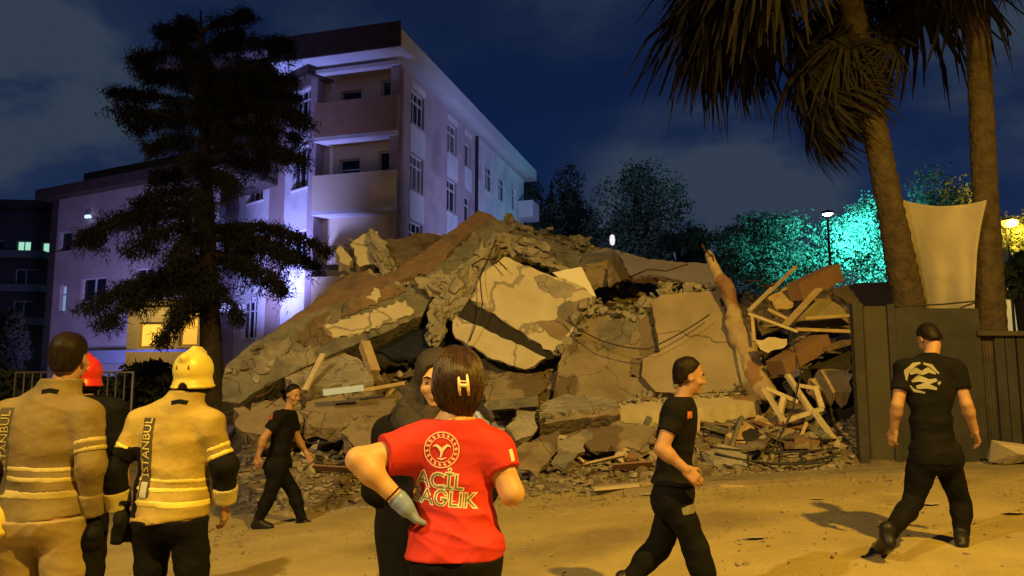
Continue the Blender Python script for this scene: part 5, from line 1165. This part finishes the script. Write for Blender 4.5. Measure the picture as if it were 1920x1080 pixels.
    def shoes(s, m=None):
        J = s.J
        for q in 'LR':
            a, t = J['an' + q], J['to' + q]; F = Field(np.minimum(a, t) - np.array([.13] * 3), np.maximum(a, t) + np.array([.13] * 3), .007); sc = J['s']
            d = (t - a); d = d.normalized(); hl = a + V3(0, 0, -.045 * sc) - V3(d.x, d.y, 0) * .045
            F.cap(hl, t, .046 * sc, .04 * sc, k=.03); F.cap(a, a + V3(0, 0, .05), .05 * sc, .053 * sc, k=.03); F.cap(a, t + V3(0, 0, .012), .045 * sc, .036 * sc, k=.03)
            s.part('shoe', F, m or M_SHOE)
    def hair(s, m, inf=.007, front=.045, low=-.035, bun=False, extra=(), wob=.004, fr=60, men=False):
        J = s.J; sc = J['s']; M = headR(J); c = J['head']; F = Field(np.array(c) - .24, np.array(c) + .24, .006)
        F.ell(c + M @ V3(0, -.016, .037) * sc, (.076 * sc + inf, .094 * sc + inf, .09 * sc + inf), M, .02)
        if low < -.02: F.ell(c + M @ V3(0, -.03, -.01) * sc, (.072 * sc + inf, .075 * sc + inf, .09 * sc + inf), M, .02)
        for e in extra: F.ell(c + M @ V3(*e[0]) * sc, [v * sc for v in e[1]], M, .03)
        F.wob(wob, fr, 4, (1, 1, .35)); x, y, z = F.xyz(); q = [x - c.x, y - c.y, z - c.z]
        ly = sum(q[j] * M[j][1] for j in range(3)) / sc; lz = sum(q[j] * M[j][2] for j in range(3)) / sc; lx = sum(q[j] * M[j][0] for j in range(3)) / sc
        F.D = np.maximum(F.D, np.minimum(ly - front + .5 * (lz - .06) * -1, np.minimum(.075 - lz, 9)) * .8)      # leave the face free
        F.D = np.maximum(F.D, (low + .05 + 1.2 * np.maximum(ly, -.07) - lz) * .64 if men else low - lz - .35 * np.maximum(ly, -.02) * -1 - 0)
        return s.part('hair', F, m)

def bvh(o):
    me = o.data; return BVHTree.FromPolygons([v.co for v in me.vertices], [tuple(p.vertices) for p in me.polygons])
def text_pts(body, size, offset=0.):
    cu = bpy.data.curves.new('text', 'FONT'); cu.body = body; cu.size = size; cu.align_x = 'CENTER'; cu.align_y = 'CENTER'; cu.offset = offset; cu.resolution_u = 4
    ob = bpy.data.objects.new('text', cu); COL.objects.link(ob); dg = bpy.context.evaluated_depsgraph_get(); me = bpy.data.meshes.new_from_object(ob.evaluated_get(dg)); bpy.data.objects.remove(ob)
    bm = bmesh.new(); bm.from_mesh(me); bmesh.ops.triangulate(bm, faces=bm.faces); bmesh.ops.subdivide_edges(bm, edges=[e for e in bm.edges if e.calc_length() > size * .12], cuts=2, use_grid_fill=False); bmesh.ops.triangulate(bm, faces=bm.faces)
    v = [x.co.copy() for x in bm.verts]; f = [tuple(l.vert.index for l in p.loops) for p in bm.faces]; bm.free(); return v, f
def ring_pts(r0, r1, n=40, cx=0, cy=0, a0=0, a1=2 * math.pi):
    v = []; f = []
    for i in range(n + 1):
        a = a0 + (a1 - a0) * i / n; v += [V3(cx + r0 * math.cos(a), cy + r0 * math.sin(a), 0), V3(cx + r1 * math.cos(a), cy + r1 * math.sin(a), 0)]
    for i in range(n): f.append((2 * i, 2 * i + 1, 2 * i + 3, 2 * i + 2))
    return v, f
def stroke_pts(pts, w, across=4, sub=5):
    w = list(w) if hasattr(w, '__len__') else [w] * len(pts); v = []; f = []; C = []; Wd = []
    for i in range(len(pts) - 1):
        for j in range(sub): t = j / sub; C.append(Vector((*pts[i], 0)).lerp(Vector((*pts[i + 1], 0)), t)); Wd.append(w[i] + (w[i + 1] - w[i]) * t)
    C.append(Vector((*pts[-1], 0))); Wd.append(w[-1])
    for i, p in enumerate(C):
        d = (C[min(len(C) - 1, i + 1)] - C[max(0, i - 1)]).normalized(); n = V3(-d.y, d.x, 0)
        for k in range(across + 1): v.append(p + n * Wd[i] * (.5 - k / across))
    m = across + 1
    for i in range(len(C) - 1):
        for k in range(across): f.append((i * m + k, i * m + k + 1, (i + 1) * m + k + 1, (i + 1) * m + k))
    return v, f
def decal(name, vf, tree, c, u, v, d, m, parent, lift=.0025):
    V, Fc = vf; out = []; d = Vector(d).normalized(); ok = []; 
    for p in V:
        o = Vector(c) + u * p.x + v * p.y; hit = tree.ray_cast(o - d * .6, d, 1.5)
        ok.append(hit[0] is not None); out.append((hit[0] - d * lift) if hit[0] is not None else o)
    Fc = [f for f in Fc if all(ok[i] for i in f)]
    o = obj(name, out, Fc, m, None); o.parent = parent; return o

# ---------------------------------------------------------------- firefighter in a long coat
def firefighter(label, loc, rz, s, hem, cloth, stripe, black_sleeve, head_x, trm, bareheaded, tr_inf=.05):
    J = skel(s); J['g'] = 1.05
    J['shL'] = V3(-.178, -.01, 1.375) * s; J['shR'] = V3(.178, -.01, 1.375) * s
    J['elL'] = V3(-.25, -.05, 1.16) * s; J['elR'] = V3(.235, -.04, 1.15) * s; J['wrL'] = V3(-.245, .05, .93) * s; J['wrR'] = V3(.205, .05, .91) * s
    if not bareheaded: J['elL'] = V3(-.285, -.08, 1.16) * s; J['wrL'] = V3(-.27, -.02, .94) * s; J['elR'] = V3(.27, .0, 1.16) * s; J['wrR'] = V3(.255, .06, .96) * s
    J['head'] = V3(head_x, .05, 1.655 if bareheaded else 1.62) * s; J['neck'] = V3(head_x * .5, 0, 1.47) * s; J['hp'] = .05; J['knL'] = V3(-.12, .02, .5) * s; J['knR'] = V3(.12, .02, .5) * s; J['anL'] = V3(-.14, 0, .09) * s; J['anR'] = V3(.14, 0, .09) * s; J['toL'] = V3(-.17, .16, .04) * s; J['toR'] = V3(.17, .16, .04) * s
    p = Person(label, loc, rz, J, eye=True)
    p.trousers(trm, inf=tr_inf * .55, inf2=tr_inf, wob=.010, top=hem * s + .012); p.shoes()
    F = p.field(['pel', 'chest', 'neck', 'shL', 'shR', 'elL', 'elR', 'wrL', 'wrR'], .27, .009)
    for z, rx, ry in ((1.34, .186, .115), (1.22, .198, .135), (1.05, .196, .14), (.92, .205, .148), (.80, .212, .15)): F.ell(V3(0, -.01, z) * s, (rx * s * (.93 if bareheaded else .97), ry * s, .17 * s), None, .06)
    for q in 'LR':
        F.cap(J['neck'], J['sh' + q], .062 * s, .072 * s, k=.05)
    x, y, z = F.xyz(); base = F.D.copy()
    # collar
    F.cap(J['neck'] - V3(0, 0, .02), J['neck'] + V3(head_x * .4, .015, .10) * s, .098 * s, .088 * s, k=.03)
    W1 = F.twin(); W1.D[:] = 0; W1.wob(.010, 5.5, 6 if bareheaded else 9, (1, 1, 1.5), 2); W1.wob(.0060, 9, 12, (.8, .8, 1.9), 2, True); s_f = random.Random(4); xx, yy, zz_ = W1.xyz(); W1.D = (W1.D + .005 * np.sin(zz_ * 34 + 6 * xx + 2 * np.sin(xx * 8 + 1)) * np.exp(-((zz_ - 1.12 * s) / .13) ** 2) + .004 * np.sin(xx * 42 + 5 * zz_ + 2 * np.sin(zz_ * 6)) * np.exp(-((zz_ - 1.3 * s) / .12) ** 2)).astype(np.float32)
    G = F.twin(); bands = []; cuffs = []; slv = []
    F.D = F.D + W1.D
    for q in 'LR':
        a, e, w_ = J['sh' + q], J['el' + q], J['wr' + q]
        H_ = F.twin(); H_.cap(a, e, .078 * s, .072 * s, k=.03); H_.cap(e, w_, .072 * s, .060 * s, k=.03); H_.D = H_.D + W1.D
        d = (e - a).normalized(); t_ = (x - a.x) * d.x + (y - a.y) * d.y + (z - a.z) * d.z; L = (e - a).length
        d2 = (w_ - e).normalized(); t2 = (x - e.x) * d2.x + (y - e.y) * d2.y + (z - e.z) * d2.z; L2 = (w_ - e).length
        up = np.maximum(H_.D, t_ - L * .78); kk = .04; hh = np.clip(.5 + .5 * (F.D - up) / kk, 0, 1); F.D = F.D + (up - F.D) * hh - kk * hh * (1 - hh)
        lowr = np.maximum(np.maximum(H_.D + .003, L * .76 - t_), t2 - L2 * .97); slv.append(lowr)
        for f in (.55, .72): bands.append(np.maximum(H_.D - .0025, np.abs(t_ - L * f) - .013))
        cuffs.append(np.maximum(np.maximum(H_.D - .005, L2 * .55 - t2), t2 - L2 * .98))
        hz = hem * s; F.D = np.maximum(F.D, hz + .02 * np.sin(x * 7) - z); F.D = np.maximum(F.D, z - (J['neck'].z + .085 * s - .35 * (y - J['neck'].y) * -0))
    nx = J['neck'].x + head_x * .4 * s
    hole = .066 * s - np.sqrt((x - nx) ** 2 + (y - J['neck'].y - .015) ** 2 + 0 * z); F.D = np.where(z > J['neck'].z + .02, np.maximum(F.D, hole), F.D)
    coat = p.part('coat', F, cloth)
    bod = np.maximum(base + W1.D - .0025, -99)
    for zz, hw in ((1.10, .012), (1.055, .013), (.985, .019)):
        zz += hem - .89 + (.03 if bareheaded else 0); p.part('stripe', F, stripe, coat, np.maximum(bod, np.abs(z + .006 * np.sin(x * 9) - zz * s) - hw * s))
    for bd_ in bands: p.part('sleeve_stripe', F, stripe, coat, bd_)
    for a_, b_ in zip(slv, cuffs): p.part('cuff', F, M_STRIPE2 if black_sleeve else cloth, p.part('sleeve', F, M_BLK if black_sleeve else cloth, coat, a_) if 0 else coat, b_); p.part('sleeve', F, M_BLK if black_sleeve else cloth, coat, a_)
    # dark strip with lettering up the left side of the back
    xs = -.088 * s if not bareheaded else -.142 * s
    fin = F.D - .003; strip = np.maximum(np.maximum(fin, np.abs(x - xs) - .036 * s), np.maximum(y, np.maximum(z - 1.42 * s, (hem + .12) * s - z)))
    st = p.part('name_strip', F, mat('dark_khaki_strip', (.055, .045, .026), (.08, .065, .036), 5, .85, .2), coat, strip)
    if black_sleeve: p.part('side_panel', F, M_BLK, coat, np.maximum(np.maximum(fin + .0005, x - (xs - .036 * s)), np.maximum(z - 1.27 * s, (hem - .003) * s + .02 - z)))
    tr = bvh(st); wc = p.w((xs, -.3, 1.265 * s)); RX = p.XF.to_3x3()
    decal('lettering', text_pts('İSTANBUL', .066), tr, wc, RX @ V3(0, 0, 1), RX @ V3(-1, 0, 0), RX @ V3(0, 1, 0), M_STRIPE2 if not black_sleeve else M_STRIPE, coat, .003)
    if black_sleeve: decal('reflective_patch', stroke_pts([(0, -.07), (0, 0), (0, .05)], .04), tr, p.w((xs, -.3, 1.045 * s)), RX @ V3(1, 0, 0), RX @ V3(0, 0, 1), RX @ V3(0, 1, 0), mat('grey_reflective', (.4, .4, .36), rough=.5, bump=0), coat, .003)
    # label at the nape
    decal('collar_label', stroke_pts([(-.04, -.008), (0, 0), (.04, -.008)], .022), bvh(coat), p.w((nx, -.3, 1.5 * s)), RX @ V3(1, 0, 0), RX @ V3(0, 0, 1), RX @ V3(0, 1, 0), M_BLK, coat, .003)
    return p
def QQ(loc, rz, Y):
    inv = (Matrix.Translation(Vector(loc)) @ Matrix.Rotation(rz, 4, 'Z')).inverted(); return lambda px, py, dy=0: inv @ P(px, py, Y + dy)
def GP(px, Y): x = (px - 960) / F * Y; return (x, Y, gz(x))
ff1 = firefighter('bare-headed firefighter in a tan long coat seen from behind at the left edge', GP(104, 4.0), .03, 1.10, .895, M_TURN, M_STRIPE2, False, .05, M_TROUT, True, .055)
ff1.hair(M_HAIR, .006, .05, -.03, wob=.003, fr=55, men=True)
ff2 = firefighter('firefighter in a yellow helmet and bright yellow coat with black trousers, seen from behind', GP(340, 4.1), -.04, 1.03, .89, M_TURN2, M_STRIPE, True, .06, M_BLK2, False, .03)
def helmet(p, m, parent_name='helmet'):
    J = p.J; s = J['s']; M = headR(J); c = J['head']; F = Field(np.array(c) - .26, np.array(c) + .26, .007)
    F.ell(c + M @ V3(0, -.012, .045) * s, (.098 * s, .124 * s, .106 * s), M, .02); F.ell(c + M @ V3(0, -.012, -.03) * s, (.099 * s, .124 * s, .055 * s), M, .02); F.ell(c + M @ V3(0, -.012, -.045) * s, (.108 * s, .136 * s, .016 * s), M, .012)
    F.cap(c + M @ V3(0, -.12, .11) * s, c + M @ V3(0, .10, .13) * s, .02 * s, .02 * s, k=.03); F.cap(c + M @ V3(0, -.01, .155) * s, c + M @ V3(0, .06, .15) * s, .016 * s, k=.03)
    x, y, z = F.xyz(); F.D = np.maximum(F.D, (c.z - .058 * s) - z + 0 * x); F.ell(c + M @ V3(0, -.14, -.06) * s, (.028 * s, .06 * s, .04 * s), M, .008, True)
    o = p.part(parent_name, F, m)
    F2 = Field(np.array(c) - .26, np.array(c) + .26, .007); F2.ell(c + M @ V3(0, -.012, -.035) * s, (.098 * s, .118 * s, .075 * s), M, .02); p.part('head_band', F2, M_BLK, o)
    t = bvh(o); RX = p.XF.to_3x3()
    for dx in (-.036, .030):
        decal('emblem', stroke_pts([(dx - .002, .013), (dx, .005), (dx + .001, -.003), (dx, -.009)], [.003, .007, .009, .012]), t, p.w(c + V3(0, -.3, .055)), RX @ V3(1, 0, 0), RX @ V3(0, 0, 1), RX @ V3(0, 1, 0), mat('dark_red_emblem', (.16, .03, .02), rough=.5, bump=0), o, .0025)
    return o
helmet(ff2, M_HELM)
# what they carry
def bag(label, cat, name, px, py, Y, L, wd, seed, m):
    a = P(px, py, Y); F_ = Field(np.array(a) - np.array([wd * 2.2, wd * 2, L + .1]), np.array(a) + np.array([wd * 2.2, wd * 2, .12]), .01)
    r = np.random.default_rng(seed); F_.cap(a, a - V3(0, 0, L * .35), .025, wd * .7, k=.03)
    for i in range(5): F_.cap(a - V3(0, 0, L * .3) + Vector(r.normal(size=3) * .02), a - V3(r.normal() * wd * .5, r.normal() * wd * .4, L * r.uniform(.75, 1)), wd * .6, wd * .35, k=.03)
    F_.wob(.014, 24, seed, octv=3); tag(obm(name, F_.mesh(name), m, None, True), label, cat)
bag('black crumpled bag hanging from the right hand of the bare-headed firefighter', 'bag', 'crumpled_bag', 172, 955, 4.06, .42, .085, 3, M_BLK)
bag('pair of black work gloves dangling from the left hand of the helmeted firefighter', 'gloves', 'work_gloves', 238, 945, 4.06, .24, .055, 5, M_BLK)
hc = P(-24, 985, 3.85); F_ = Field(np.array(hc) - .2, np.array(hc) + .2, .008); F_.ell(hc, (.105, .125, .105), None, .02); F_.ell(hc - V3(0, 0, .03), (.115, .135, .03), None, .02); F_.ell(hc - V3(0, 0, .1), (.09, .11, .08), None, .01, True)
hm = obm('helmet', F_.mesh('helmet'), M_HELM, None, True); tag(hm, 'yellow helmet carried at the very left edge beside the bare-headed firefighter', 'helmet')

# ---------------------------------------------------------------- red helmeted man farther back
J = skel(1.07); J['g'] = 1.08
pr = Person('man in a dark jacket and red helmet half hidden behind the bare-headed firefighter', GP(166, 5.3), .3, J, .012, eye=False)
pr.trousers(M_BLK2); pr.shoes(); pr.shirt(M_BLK, 1.0, .85, .035, neckz=.05); 
helmet(pr, mat('red_helmet', (.62, .03, .015), rough=.35, bump=0, spec=.5))

# ---------------------------------------------------------------- woman in the red shirt
J = skel(.95); J['g'] = .92
Yw = 2.7; mpp = Yw / F; Xw = (856 - 960) * mpp; g0 = gz(Xw)
wl = QQ((Xw, Yw, g0), 0, Yw)
J.update(pel=wl(856, 1022, .0), chest=wl(852, 885, -.0), neck=wl(854, 788, -.01), head=wl(858, 716, .03), shL=wl(770, 843, -.01), shR=wl(928, 847, -.0), elL=wl(672, 862, -.12), wrL=wl(754, 944, -.12), elR=wl(960, 925, -.05), wrR=wl(918, 830, .2),
         hipL=wl(820, 1035), hipR=wl(892, 1035), hy=.12, hp=.03, hdL=(.34, .75, -.5), pnL=(.75, -.1, .6), hdR=(-.3, .3, .9), pnR=(-1, .3, 0), curlL=.35, curlR=.6, thumbL=-1)
pw = Person('woman in a red printed t-shirt seen from behind with one gloved hand on her hip', (Xw, Yw, g0), 0, J, .006, M_SKIN2, fem=True)
pw.trousers(M_BLK2, .012, top=.92 - g0); pw.shoes()
sh = pw.shirt(M_RED, .52, .918 - g0, .016, True, .0062, .045, .005, 11)
# back hem dips
G = Field(np.minimum(J['wrL'], J['wrL']) - np.array([.16] * 3), np.array(J['wrL']) + .2, .0045); hand(G, J, 'L', .0022); d = (J['wrL'] - J['elL']).normalized(); G.cap(J['wrL'] - d * .018, J['wrL'] + d * .01, .034, .031, k=.02)
pw.part('glove', G, M_GLOVE)
G = Field(np.array(J['wrR']) - .2, np.array(J['wrR']) + .2, .0055); hand(G, J, 'R', .0025); d = (J['wrR'] - J['elR']).normalized(); G.cap(J['wrR'] - d * .05, J['wrR'], .036, .033, k=.02)
pw.part('glove', G, M_GLOVE)
br = MB(); d = (J['wrL'] - J['elL']).normalized(); c = J['wrL'] - d * .045; o1 = d.orthogonal().normalized(); o2_ = d.cross(o1)
br.tube([pw.w(c + (o1 * math.cos(a) + o2_ * math.sin(a)) * .0375 * .95) for a in np.linspace(0, 6.2832, 25)], .003, 6, False); br.build('bracelet', M_BLK, pw.t, True)
hairw = pw.hair(M_HAIRB, .017, .04, -.12, extra=(((0, -.055, -.02), (.086, .07, .10)), ((0, -.11, .01), (.055, .045, .06)), ((.01, -.06, -.085), (.06, .045, .05))), wob=.0045, fr=34)
def strands(p, hair_o, n, m, seed=2):
    t = bvh(hair_o); r = random.Random(seed); mb = MB(); M = headR(p.J); c = p.w(p.J['head']); RX = p.XF.to_3x3() @ M
    for i in range(n):
        a0 = r.uniform(-2.6, 2.6); a1 = a0 * r.uniform(.35, .75); z0 = r.uniform(.7, 1.3); z1 = r.uniform(-.9, -.1); pts = []
        for k in range(9):
            f = k / 8; a = a0 + (a1 - a0) * f; e = z0 + (z1 - z0) * f; d = RX @ V3(math.sin(a) * math.cos(e), -math.cos(a) * math.cos(e), math.sin(e))
            h = t.ray_cast(c + d * .4, -d, .4)
            if h[0] is None: break
            pts.append(h[0] + d * (.0012 + .004 * r.random() * f * (1 if r.random() < .2 else .2)))
        if len(pts) > 4: mb.tube(pts, [.0006 + .0011 * math.sin(math.pi * min(.98, (k + .4) / len(pts))) for k in range(len(pts))], 4)
    o = mb.build('hair_strands', m, p.t, True); o['kind'] = 'stuff'
strands(pw, hairw, 420, mat('hair_strand', (.026, .013, .007), (.055, .027, .013), 20, .4, 0, spec=.35))
hc = pw.w(J['head'] + headR(J) @ V3(.012, -.155, -.005)); M_CLIP = mat('beige_hair_clip', (.75, .58, .36), rough=.3, bump=0)
cl = MB()
for dx in (-.014, .016): cl.tube([hc + V3(dx - .004, .012, .036), hc + V3(dx, -.008, .012), hc + V3(dx + .002, -.008, -.016), hc + V3(dx + .003, .012, -.034)], [.004, .0055, .0055, .004], 8)
cl.tube([hc + V3(-.014, -.008, 0), hc + V3(.018, -.008, -.002)], .0065, 8); cl.tube([hc + V3(-.014, -.004, .014), hc + V3(.018, -.004, .012)], .003, 6)
cl.build('hair_clip', M_CLIP, pw.t, True)
# face mask and its strap
sM = headR(J); F_ = Field(np.array(J['head']) - .2, np.array(J['head']) + .2, .006); F_.ell(J['head'] + sM @ V3(0, .05, -.06) * .95, (.066, .066, .06), sM, .02); x, y, z = F_.xyz(); F_.D = np.maximum(F_.D, J['head'].y + .0 - y + 0 * x)
pw.part('face_mask', F_, mat('blue_face_mask', (.28, .42, .66), (.34, .48, .7), 9, .8))
MB().tube([pw.w(J['head'] + sM @ V3(*v) * .95) for v in ((.062, .05, -.03), (.083, .0, -.02), (.088, -.012, .012), (.086, -.015, -.03), (.07, .03, -.085))], .0028, 6).build('mask_strap', mat('white_elastic', (.8, .78, .72), bump=0), pw.t, True)
tree = bvh(sh); UX, UZ, UY = V3(1, 0, 0), V3(0, 0, 1), V3(0, 1, 0); wp = lambda px, py: P(px, py, Yw)
M_PR1 = mat('pale_print', (.74, .46, .34), rough=.7, bump=0); M_PR2 = mat('olive_print', (.13, .15, .10), rough=.7, bump=0); M_PR3 = mat('cream_print', (.72, .62, .44), rough=.7, bump=0)
c = wp(833, 838)
decal('emblem_ring', ring_pts(.058, .062), tree, c, UX, UZ, UY, M_PR1, sh); decal('emblem_ring', ring_pts(.041, .0435), tree, c, UX, UZ, UY, M_PR1, sh)
for a in range(0, 360, 20): decal('emblem_tick', stroke_pts([(.046 * math.cos(R(a)), .046 * math.sin(R(a))), (.055 * math.cos(R(a + 6)), .055 * math.sin(R(a + 6)))], .007), tree, c, UX, UZ, UY, M_PR1, sh)
for st_, w_ in (([(-.030, .012), (-.018, .016), (-.006, .006), (0, -.004), (.008, .006), (.02, .016), (.032, .01)], [.003, .008, .010, .012, .010, .008, .003]), ([(0, .004), (0, -.012), (-.004, -.026)], [.012, .009, .004]), ([(-.014, -.028), (0, -.032), (.016, -.026)], [.003, .006, .003])):
    decal('emblem_mark', stroke_pts(st_, w_), tree, c, UX, UZ, UY, M_PR3, sh, .003)
for body, px, py, sz in (('ACİL', 829, 895, .074), ('SAĞLIK', 836, 927, .070)):
    tilt = Matrix.Rotation(-.10, 3, 'Y'); uu = Matrix.Rotation(.085, 3, 'Y') @ UX; vv = Matrix.Rotation(.085, 3, 'Y') @ UZ
    decal('lettering_outline', text_pts(body, sz, .0034), tree, wp(px, py), uu, vv, UY, M_PR3, sh, .0012)
    decal('lettering', text_pts(body, sz, -.001), tree, wp(px, py), uu, vv, UY, M_PR2, sh, .0022)
decal('sleeve_mark', stroke_pts([(0, .02), (.006, 0), (.01, -.02)], .012), tree, wp(957, 850), UX, UZ, UY, M_PR3, sh)

# ---------------------------------------------------------------- woman in black facing her
J = skel(.95); Yb = 3.35; mb = Yb / F; Xb = (806 - 960) * mb; g0 = gz(Xb)
J['hy'] = 0.12; J['hp'] = -.03; J['head'] = V3(-.035, .03, 1.55 - (716 - 700) * mb - g0); J['neck'] = V3(-.01, -.01, 1.37); J['g'] = 1.1
dz = J['neck'].z - 1.47 * .95
for k in ('chest', 'shL', 'shR', 'elL', 'elR', 'wrL', 'wrR'): J[k] = J[k] + V3(0, 0, dz)
J['elR'] = V3(.21, .03, 1.08); J['wrR'] = V3(-.02, .2, 1.08); J['elL'] = V3(-.25, .02, 1.08); J['wrL'] = V3(-.12, .2, 1.05)
pb = Person('woman in a long black coat and dark headscarf facing the woman in red', (Xb, Yb, g0), math.pi - .10, J, .007, M_SKIN2, fem=True)
F_ = pb.field(ALLJ, .28, .01); torso(F_, J, .03, .06, True)
F_.cap(J['chest'], V3(0, 0, .35), .17, .23, k=.1); F_.cap(V3(0, 0, .4), V3(0, 0, .06), .23, .26, k=.1)
for q in 'LR': arm(F_, J, q, .022)
F_.wob(.012, 11, 8, (1.4, 1.4, .5), 3); x, y, z = F_.xyz(); F_.D = np.maximum(F_.D, .05 - z + 0 * x); F_.D = np.maximum(F_.D, z - J['neck'].z - .06 + 0 * x)
for q in 'LR':
    d = (J['wr' + q] - J['el' + q]).normalized(); w_ = J['wr' + q]; pl = (x - w_.x) * d.x + (y - w_.y) * d.y + (z - w_.z) * d.z; near = (x - w_.x) ** 2 + (y - w_.y) ** 2 + (z - w_.z) ** 2 < .02
    F_.D = np.where(near, np.maximum(F_.D, pl), F_.D)
pb.part('long_coat', F_, M_BLK); pb.shoes()
M_ = headR(J); c = J['head']; F_ = Field(np.array(c) - .34, np.array(c) + .3, .007)
F_.ell(c + M_ @ V3(0, -.02, .03), (.105, .118, .12), M_, .03); F_.ell(c + M_ @ V3(0, -.03, -.08), (.105, .10, .10), M_, .05); F_.cap(c + V3(-.02, -.02, -.12), J['neck'] + V3(0, .02, -.05), .10, .15, k=.06); F_.cap(c + V3(.1, .0, -.05), J['neck'] + V3(.13, .06, -.1), .05, .07, k=.05)
F_.wob(.007, 26, 5, (1.6, 1.6, .35), 3)
F_.ell(c + M_ @ V3(.0, .12, -.015), (.060, .10, .098), M_, .02, True)
pb.part('headscarf', F_, mat('dark_scarf', (.018, .014, .010), (.035, .026, .018), 12, .7, .5, 40))
pb.hair(M_HAIR, .008, .06, .02)

# ---------------------------------------------------------------- men in black
def man(label, px, Y, rz, s, up, hem, h=.0085, skin=M_SKIN, sleeve=.6, seed=3, hair=True):
    x_ = (px - 960) / F * Y; g0 = gz(x_); J = skel(s); J.update(up); p = Person(label, (x_, Y, g0), rz, J, h, skin)
    p.trousers(M_BLK2, .02, seed=seed); p.shoes(); p.shirt(M_BLK, sleeve, hem, .022, False, .009, neckz=.045, seed=seed); p.hair(M_HAIR, .006, .05, -.028, wob=.003, fr=55, men=True); return p
def side(px0, Y, rz):
    x_ = (px0 - 960) / F * Y; f = QQ((x_, Y, gz(x_)), rz, Y); return lambda px, py, lx=0: f(px, py, -lx)
q = side(1268, 4.7, -math.pi / 2 + .12); s_ = .94
mid = man('man in a black t-shirt striding to the right in the middle of the road', 1268, 4.7, -math.pi / 2 + .12, s_, dict(
    pel=q(1266, 925), chest=q(1266, 815), neck=q(1276, 757), head=q(1292, 706), shL=q(1270, 772, -.185), shR=q(1266, 775, .185), elR=q(1240, 842, .24), wrR=q(1286, 880, .26), hdR=q(1312, 905, .26) - q(1286, 880, .26), elL=q(1262, 850, -.23), wrL=q(1278, 905, -.2),
    hipL=q(1266, 935, -.085), hipR=q(1266, 935, .085), knR=q(1306, 1030, .10), anR=q(1338, 1134, .10), toR=q(1385, 1150, .12), knL=q(1232, 1030, -.09), anL=q(1168, 1100, -.09), toL=q(1195, 1148, -.10), hp=-.12, hy=-.1, curlR=.55, pnR=(-1, 0, -.2), curlL=.5), q(0, 905).z, .0075, seed=4)
tr = bvh(mid.shirt_o); RX = mid.XF.to_3x3()
decal('arm_patch', stroke_pts([(0, .022), (0, 0), (0, -.022)], .05), bvh(mid.shirt_o), P(1294, 778, 4.5), V3(1, 0, 0), V3(0, 0, 1), V3(0, 1, 0), mat('orange_patch', (.55, .16, .07), rough=.7, bump=0), mid.shirt_o)
decal('pocket_print', stroke_pts([(-.055, -.008), (-.02, 0), (.02, .006), (.055, .012)], [.04, .05, .05, .03]), bvh([o for o in mid.t.children if o.name.startswith('trousers')][0]), P(1298, 958, 4.5), V3(1, 0, 0), V3(0, 0, 1), V3(0, 1, 0), mat('grey_print', (.16, .15, .13), rough=.7, bump=0), mid.shirt_o)
q = side(527, 8.8, -math.pi / 2 - .25)
lft = man('man in dark uniform walking to the right at the foot of the heap, farther back', 527, 8.8, -math.pi / 2 - .25, .96, dict(
    pel=q(522, 872), chest=q(530, 815), neck=q(538, 774), head=q(550, 740), shL=q(545, 782, -.19), shR=q(522, 784, .19), elR=q(494, 822, .26), wrR=q(484, 856, .24), elL=q(560, 825, -.24), wrL=q(575, 850, -.18),
    hipL=q(523, 878, -.085), hipR=q(521, 878, .085), knL=q(552, 925, -.09), anL=q(566, 977, -.09), toL=q(592, 990, -.1), knR=q(505, 930, .09), anR=q(484, 978, .09), toR=q(506, 989, .1), hp=-.25, hy=-.35), q(0, 878).z, .010, seed=6)
decal('arm_patch', stroke_pts([(0, .04), (0, 0), (0, -.04)], .075), bvh(lft.shirt_o), P(508, 779, 8.6), V3(1, 0, 0), V3(0, 0, 1), V3(0, 1, 0), mat('red_patch', (.5, .05, .03), rough=.7, bump=0), lft.shirt_o)
Yr = 5.8; mr_ = Yr / F; xr = (1749 - 960) / F * Yr; g0 = gz(xr); q = QQ((xr, Yr, g0), .10, Yr)
rgt = man('man in a black t-shirt with a pale round back print walking away by the fence', 1749, Yr, .10, .98, dict(
    pel=q(1752, 850), chest=q(1744, 745), neck=q(1743, 672, .04), head=q(1742, 636, .14), shL=q(1697, 693, .03), shR=q(1790, 693, .03), elL=q(1682, 760, -.02), wrL=q(1676, 806, .06), hdL=q(1672, 830, .08) - q(1676, 806, .06), elR=q(1812, 758, -.05), wrR=q(1828, 808, .0),
    hipL=q(1731, 862), hipR=q(1775, 862), knL=q(1712, 940, .05), anL=q(1664, 1004, -.32), toL=q(1652, 1030, -.18), knR=q(1800, 940, .06), anR=q(1803, 1008, .02), toR=q(1806, 1018, .2), hp=-.6, curlL=.6, curlR=.6, pnL=(1, .3, 0), pnR=(-1, .3, 0)), q(0, 868).z, .0085, seed=8)
tree = bvh(rgt.shirt_o); c = P(1722, 708, Yr); M_PRW = mat('pale_grey_print', (.24, .225, .18), rough=.7, bump=0)
for st_, w_ in (([(-.13, -.02), (-.12, .05), (-.06, .10), (0, .115)], [.01, .035, .03, .012]), ([(.02, .11), (.08, .09), (.125, .03)], [.014, .03, .012]), ([(-.10, .03), (-.05, .055), (.0, .035), (.05, .06), (.10, .03)], [.02, .045, .03, .04, .015]),
                ([(-.09, -.03), (-.03, -.005), (.03, -.03), (.09, -.015)], [.015, .05, .035, .02]), ([(-.06, -.075), (.0, -.06), (.075, -.085)], [.025, .045, .02]), ([(-.11, -.06), (-.07, -.1), (-.01, -.115)], [.01, .022, .012]), ([(.09, -.05), (.115, -.03)], [.02, .015])):
    decal('back_print', stroke_pts(st_, w_), tree, c, UX, UZ, UY, M_PRW, rgt.shirt_o)
